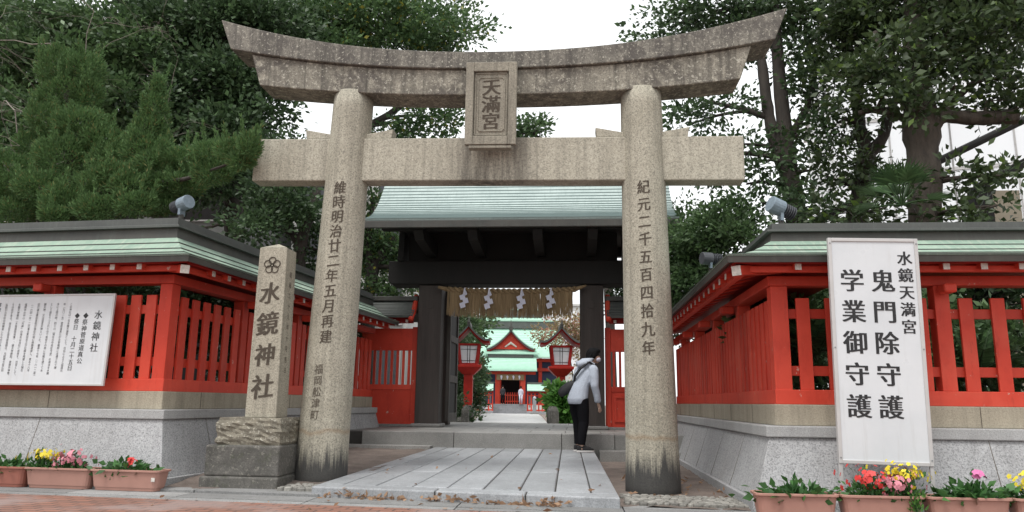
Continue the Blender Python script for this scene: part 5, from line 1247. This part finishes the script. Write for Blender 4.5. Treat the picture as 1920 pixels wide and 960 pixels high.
# --- the juniper in front
def juniper(seed):
    r_ = np.random.default_rng(seed); base = ground(150, 9.7); o = Vector(base)
    t = thing('juniper', o, 'clipped juniper with two green spires and a long branch drooping right, behind the left wall', 'tree')
    tk = MB(o); stems = [([base]+S((150, 420, 9.7), (140, 300, 9.8), (130, 180, 9.8), (140, 110, 9.8)), [.16, .14, .11, .07, .03]), (S((148, 400, 9.7), (230, 330, 9.6), (270, 250, 9.5), (290, 180, 9.5)), [.1, .08, .05, .02]),
         (S((150, 410, 9.7), (260, 350, 9.4), (350, 335, 9.0), (450, 300, 8.3)), [.07, .05, .028, .01]), (S((150, 400, 9.7), (60, 370, 9.6), (-10, 330, 9.6)), [.08, .06, .03])]
    for p_, rr in stems: tk.tube(p_, rr, 8)
    tk.build('trunk', M['bark'], t, smooth=True)
    lobes = [(110, 125, 9.8, 42, 38), (160, 130, 9.8, 36, 34), (120, 175, 9.8, 48, 40), (165, 180, 9.8, 30, 40), (95, 230, 9.7, 48, 40), (150, 240, 9.6, 55, 42), (190, 270, 9.6, 45, 40), (120, 295, 9.5, 60, 38), (215, 300, 9.5, 40, 40),
             (297, 165, 9.5, 9, 26), (290, 205, 9.5, 22, 34), (280, 245, 9.5, 36, 34), (270, 285, 9.4, 44, 36), (300, 310, 9.3, 45, 34), (345, 300, 9.3, 42, 26), (395, 290, 8.8, 40, 24), (440, 282, 8.3, 36, 22), (468, 275, 8.1, 20, 26), (400, 325, 8.8, 45, 22), (452, 303, 8.2, 26, 18),
             (20, 320, 9.6, 55, 36), (10, 360, 9.5, 60, 34), (75, 350, 9.3, 50, 30), (120, 375, 9.1, 45, 30), (190, 350, 9.2, 50, 34), (185, 392, 9.0, 48, 26), (245, 350, 9.1, 40, 30), (255, 385, 8.95, 38, 24), (220, 330, 9.2, 40, 26), (100, 405, 8.9, 30, 18), (320, 350, 9.3, 50, 24), (30, 395, 9.4, 45, 24), (150, 400, 9.2, 50, 20), (60, 270, 9.8, 30, 30), (300, 390, 9.3, 40, 18), (350, 345, 9.2, 40, 22)]
    P_, D_ = [], []; inner = []
    for px, py, Y, rx, ry in lobes:
        c = UY(px, py, Y); rad = np.array([rx, (rx+ry)*.45, ry])*Y/FP
        n = int(42000*(rad[0]*rad[2]+.02)); u = unit(r_.normal(size=(n, 3)))
        # knobbly tufts
        f = unit(r_.normal(size=(16, 3))); near = (u@f.T).max(1); bump = .62+.52*np.clip((near-.55)/.45, 0, 1)**1.3
        rr = (.62+.42*r_.random(n)**.6)*bump
        p = c+u*rr[:, None]*rad; d = unit(u*.75+np.array([0, -.05, .55])+r_.normal(size=(n, 3))*.33)
        P_.append(p); D_.append(d)
        # feathery leader shoots
        m = max(3, int(rx/6)); u2 = unit(r_.normal(size=(m, 3))*np.array([1, 1, .4])+np.array([0, 0, .8]))
        for k in range(m):
            q = c+u2[k]*rad*.95; L_ = .10+.20*r_.random(); nn = 90; tt = r_.random(nn)
            ax_ = unit((u2[k]*.35+np.array([0, 0, 1.]))[None])[0]
            P_.append(q+ax_*(tt*L_)[:, None]+r_.normal(size=(nn, 3))*.022*(1.1-tt)[:, None]); D_.append(unit(ax_+r_.normal(size=(nn, 3))*.35))
    p = np.concatenate(P_); d = np.concatenate(D_)
    fast_mesh('crown', leaf_quads(p, d, .055, .013, r_), len(p), M['leaf_juniper'], t, o=tuple(o))
juniper(41)
# --- undergrowth behind the lattice walls
def shrub(name, label, px, Y, lob, leaf, L, seed, dens=26, clump=.18, cat='shrub', z=.3, perc=50):
    tree(name, label, cat, [([ground(px, Y, z)]+[tuple(lob[0][0])], [.05, .02])], lob, leaf, L, dens, M['bark'], seed, clump=clump, perc=perc, hollow=.2, limb=.03)
shrub('evergreen_shrub', 'dark shrub behind the left lattice, by the wall corner', 260, 9.6, [B(240, 620, 9.6, 75, 90, .35), B(330, 610, 10.2, 60, 90, .4), B(170, 620, 9.8, 60, 90, .4), B(60, 610, 9.9, 90, 90, .4), B(300, 560, 10.6, 120, 60, .5)], 'leaf_dark', .08, 51, 48)
shrub('evergreen_shrub', 'dark shrub behind the far end of the left lattice wall', 520, 13, [B(430, 600, 11.5, 60, 95, .5), B(520, 600, 13, 60, 90, .6), B(600, 620, 14.2, 50, 70, .6), B(560, 540, 14, 50, 50, .6)], 'leaf_dark', .08, 52, 40)
shrub('evergreen_shrub', 'dark green shrub behind the right lattice, left of the white sign', 1500, 9.4, [B(1500, 640, 9.3, 55, 60, .35), B(1440, 620, 10.2, 60, 90, .5), B(1520, 560, 9.6, 50, 40, .4)], 'leaf_mid', .09, 53, 40)
shrub('evergreen_shrub', 'dark green shrub behind the right lattice, right of the white sign', 1800, 9.4, [B(1790, 650, 9.4, 70, 55, .4), B(1890, 660, 9.2, 60, 50, .4), B(1850, 720, 9., 90, 25, .3), B(1740, 600, 9.8, 50, 60, .4)], 'leaf_mid', .09, 54, 28)
shrub('evergreen_shrub', 'dark hedge mass behind the right wall roof, below the trees', 1700, 10.8, [B(1500, 560, 10.8, 80, 100, .5), B(1640, 560, 10.8, 80, 100, .5), B(1780, 540, 11.2, 80, 70, .5), B(1900, 560, 11.2, 70, 80, .5), B(1480, 690, 10.6, 90, 50, .5), B(1640, 690, 10.6, 90, 50, .5), B(1800, 690, 10.8, 90, 50, .5)], 'leaf_dark', .09, 55, 26)
def palm(label, base, n, L, seed, fan):
    r_ = np.random.default_rng(seed); t = thing('palm', base, label, 'palm'); st = MB(base); V = []
    b0 = np.array(base, float)
    for k in range(n):
        az = 6.283*k/n+r_.normal()*.25; el = r_.uniform(.05, 1.25); d = np.array([math.cos(az)*math.cos(el), math.sin(az)*math.cos(el), math.sin(el)])
        pts = [b0+d*L*t_+np.array([0, 0, -.30*L*t_*t_*math.cos(el)]) for t_ in np.linspace(0, 1, 8)]
        st.tube([tuple(p) for p in pts], list(np.linspace(.014, .004, 8)), 4)
        side = unit(np.cross(d, [0, 0, 1.])[None])[0]
        if fan:
            for m in range(15):
                a = (m-7)/7*1.25; e = unit((d*math.cos(a)+side*math.sin(a)+np.array([0, 0, .05]))[None])[0]; l = L*.62; q = pts[4]
                w_ = np.cross(e, unit(np.cross(d, side)[None])[0])*.016
                V += [q, q+e*l*.5+w_, q+e*l+np.array([0, 0, -.12*l]), q+e*l*.5-w_]
        else:
            for m in range(26):
                t_ = .15+.85*m/26; q = b0+d*L*t_+np.array([0, 0, -.30*L*t_*t_*math.cos(el)]); l = .24*L*(1-.6*abs(t_-.45))
                for sg_ in (-1, 1):
                    e = unit((side*sg_+d*.55+np.array([0, 0, -.1]))[None])[0]; w_ = d*.012
                    V += [q, q+e*l*.5+w_, q+e*l+np.array([0, 0, -.1*l]), q+e*l*.5-w_]
    st.build('stalk', M['leaf_palm'], t); fast_mesh('frond', np.array(V), len(V)//4, M['leaf_palm'], t, o=tuple(base))
palm('spiky fan palm above the right wall roof, at the foot of the thick trunk', tuple(UY(1690, 385, 10.2)), 15, .62, 61, True)
palm('cycad with feathery fronds behind the right lattice, left of the white sign', tuple(UY(1535, 660, 8.7)), 16, .62, 62, False)
palm('cycad with feathery fronds behind the right lattice, near the frame edge', tuple(UY(1835, 700, 8.8)), 16, .6, 63, False)
# --- planting inside the precinct
shrub('evergreen_shrub', 'dark evergreen hedge left of the path beyond the gate, around the left lantern', 850, 22, [B(850, 720, 26.5, 36, 60, .9), B(835, 640, 26, 38, 60, 1.), B(875, 782, 21, 36, 9, .5), B(848, 765, 21, 16, 26, .5), B(885, 745, 27.5, 24, 30, .7), B(893, 700, 30, 16, 40, .7)], 'leaf_dark', .10, 71, 16, .24)
shrub('broadleaf_tree', 'light evergreen crown above the left lantern roof, seen through the gate', 860, 34, [B(862, 610, 34, 38, 30, 1.4), B(850, 640, 33, 30, 30, 1.2), B(905, 602, 36, 22, 10, .8)], 'leaf_mid', .16, 72, 5, .4, 'tree')
shrub('hydrangea_bush', 'bright green large-leaved bush right of the path, behind the person in the hoodie', 1050, 23.3, [B(1048, 752, 23.3, 18, 26, .45), B(1064, 772, 23, 20, 20, .4), B(1040, 732, 23.3, 12, 10, .3), B(1070, 745, 23.4, 12, 22, .3)], 'leaf_hyd', .16, 73, 34, .16)
shrub('broadleaf_tree', 'thin autumn tree with pinkish and yellow leaves behind the right lantern', 1085, 40, [B(1060, 612, 40, 34, 24, 1.2), B(1030, 628, 38, 28, 14, 1.), B(1085, 640, 40, 20, 34, 1.), B(1100, 690, 36, 14, 20, .8)], 'leaf_autumn', .13, 74, 3.2, .5, 'tree')
for px, Y, s_, lb in ((862, 20.5, .30, 'large grey garden boulder at the foot of the left hedge beyond the gate'), (1066, 19.6, .22, 'small grey garden boulder beside the hydrangea')):
    p = UY(px, 780, Y); r_ = random.Random(int(px)); b = MB((p[0], Y, .06)); b.ball((p[0], Y, .06+s_*.6), (s_*1.2, s_, s_), 14, 10)
    b.v = [(x+r_.uniform(-.04, .04), y+r_.uniform(-.04, .04), z+r_.uniform(-.04, .04)) for x, y, z in b.v]
    tag(b.build('boulder', M['dark_stone'], smooth=False), lb, 'boulder')

# ================================================================== BUILDINGS BEHIND
def building(name, label, x0, x1, y0, y1, z1, wall, rows, cols_, glass, rz=0, zb=.0, frac=(.7, .62), z0=1.0):
    c = Vector(((x0+x1)/2, (y0+y1)/2, zb)); t = thing(name, c, label, 'building', None, rz); w, d = (x1-x0)/2, (y1-y0)/2
    MB().box(-w, w, -d, d, 0, z1).build('wall', wall, t)
    rh = (z1-z0)/rows; cw = 2*w/cols_
    for r__ in range(rows):
        for k in range(cols_):
            x = -w+cw*(k+.5); z = z0+rh*(r__+.5); a, b_ = cw*frac[0]/2, rh*frac[1]/2
            fr = MB(); fr.box(x-a-.05, x+a+.05, -d-.06, -d-.003, z-b_-.05, z-b_).box(x-a-.05, x+a+.05, -d-.06, -d-.003, z+b_, z+b_+.05).box(x-a-.05, x-a, -d-.06, -d-.003, z-b_, z+b_).box(x+a, x+a+.05, -d-.06, -d-.003, z-b_, z+b_)
            fo_ = fr.build('window', M['sign_frame'], t); MB().box(x-a, x+a, -d-.03, -d-.004, z-b_, z+b_).build('pane', glass, fo_)
    MB().box(-w-.15, w+.15, -d-.15, d+.15, z1, z1+.25).build('parapet', wall, t)
    return t
building('apartment_block', 'grey concrete building glimpsed through the trees at the left', -24, -11.5, 24, 32, 9.2, M['grey_wall'], 3, 4, M['void'])
building('office_building', 'pale building with dark windows glimpsed between the marker and the left pillar', -10.8, -6.2, 27, 33, 10.2, M['pale_wall'], 4, 3, M['lamp_dark'])
building('glass_building', 'tall pale glass building at the right behind the trees', 9.5, 23, 22, 34, 13.5, M['white_wall'], 7, 8, M['glass'], R(-14), frac=(.97, .94))
building('office_building', 'pale building with a row of windows above the roofs of the distant hall', -16, 2, 92, 100, 12.8, M['pale_wall'], 4, 9, M['glass'], R(5))
pb_ = UY(1845, 425, 12.6); o = Vector((pb_[0], 12.6, 0)); t = thing('concrete_frame', o, 'dark post with a sloping beam and beige panel, above the right wall', 'structure')
q0, q1 = UY(1845, 352, 12.6), UY(1892, 318, 12.6); MB(o).box(o.x-.14, o.x+.14, 12.5, 12.75, 0, q0[2]).build('post', M['dark_wood'], t, bevel=.01)
b = MB(o); b.bar(tuple(q0+np.array([-.1, 0, 0])), tuple(q1+np.array([3.0, 0, 1.6])), .16, .14); b.build('sloping_beam', M['dark_wood'], t)
MB(o).box(o.x+.141, o.x+.62, 12.6, 12.66, 0, q0[2]-.05).build('panel', M['beige_wall'], t)
p0, p1 = np.array(UY(1752, 306, 14.)), np.array(UY(1905, 232, 14.)); d_ = p1-p0; b = MB(tuple(p0)); o = thing('support_pole', tuple(p0-d_*3.2), 'dark slanting support pole leaning behind the lopped limb', 'pole')
b.o = o.location; b.tube([tuple(p0-d_*3.2), tuple(p1+d_*.8)], .075, 10); b.build('pole', M['dark_wood'], o)
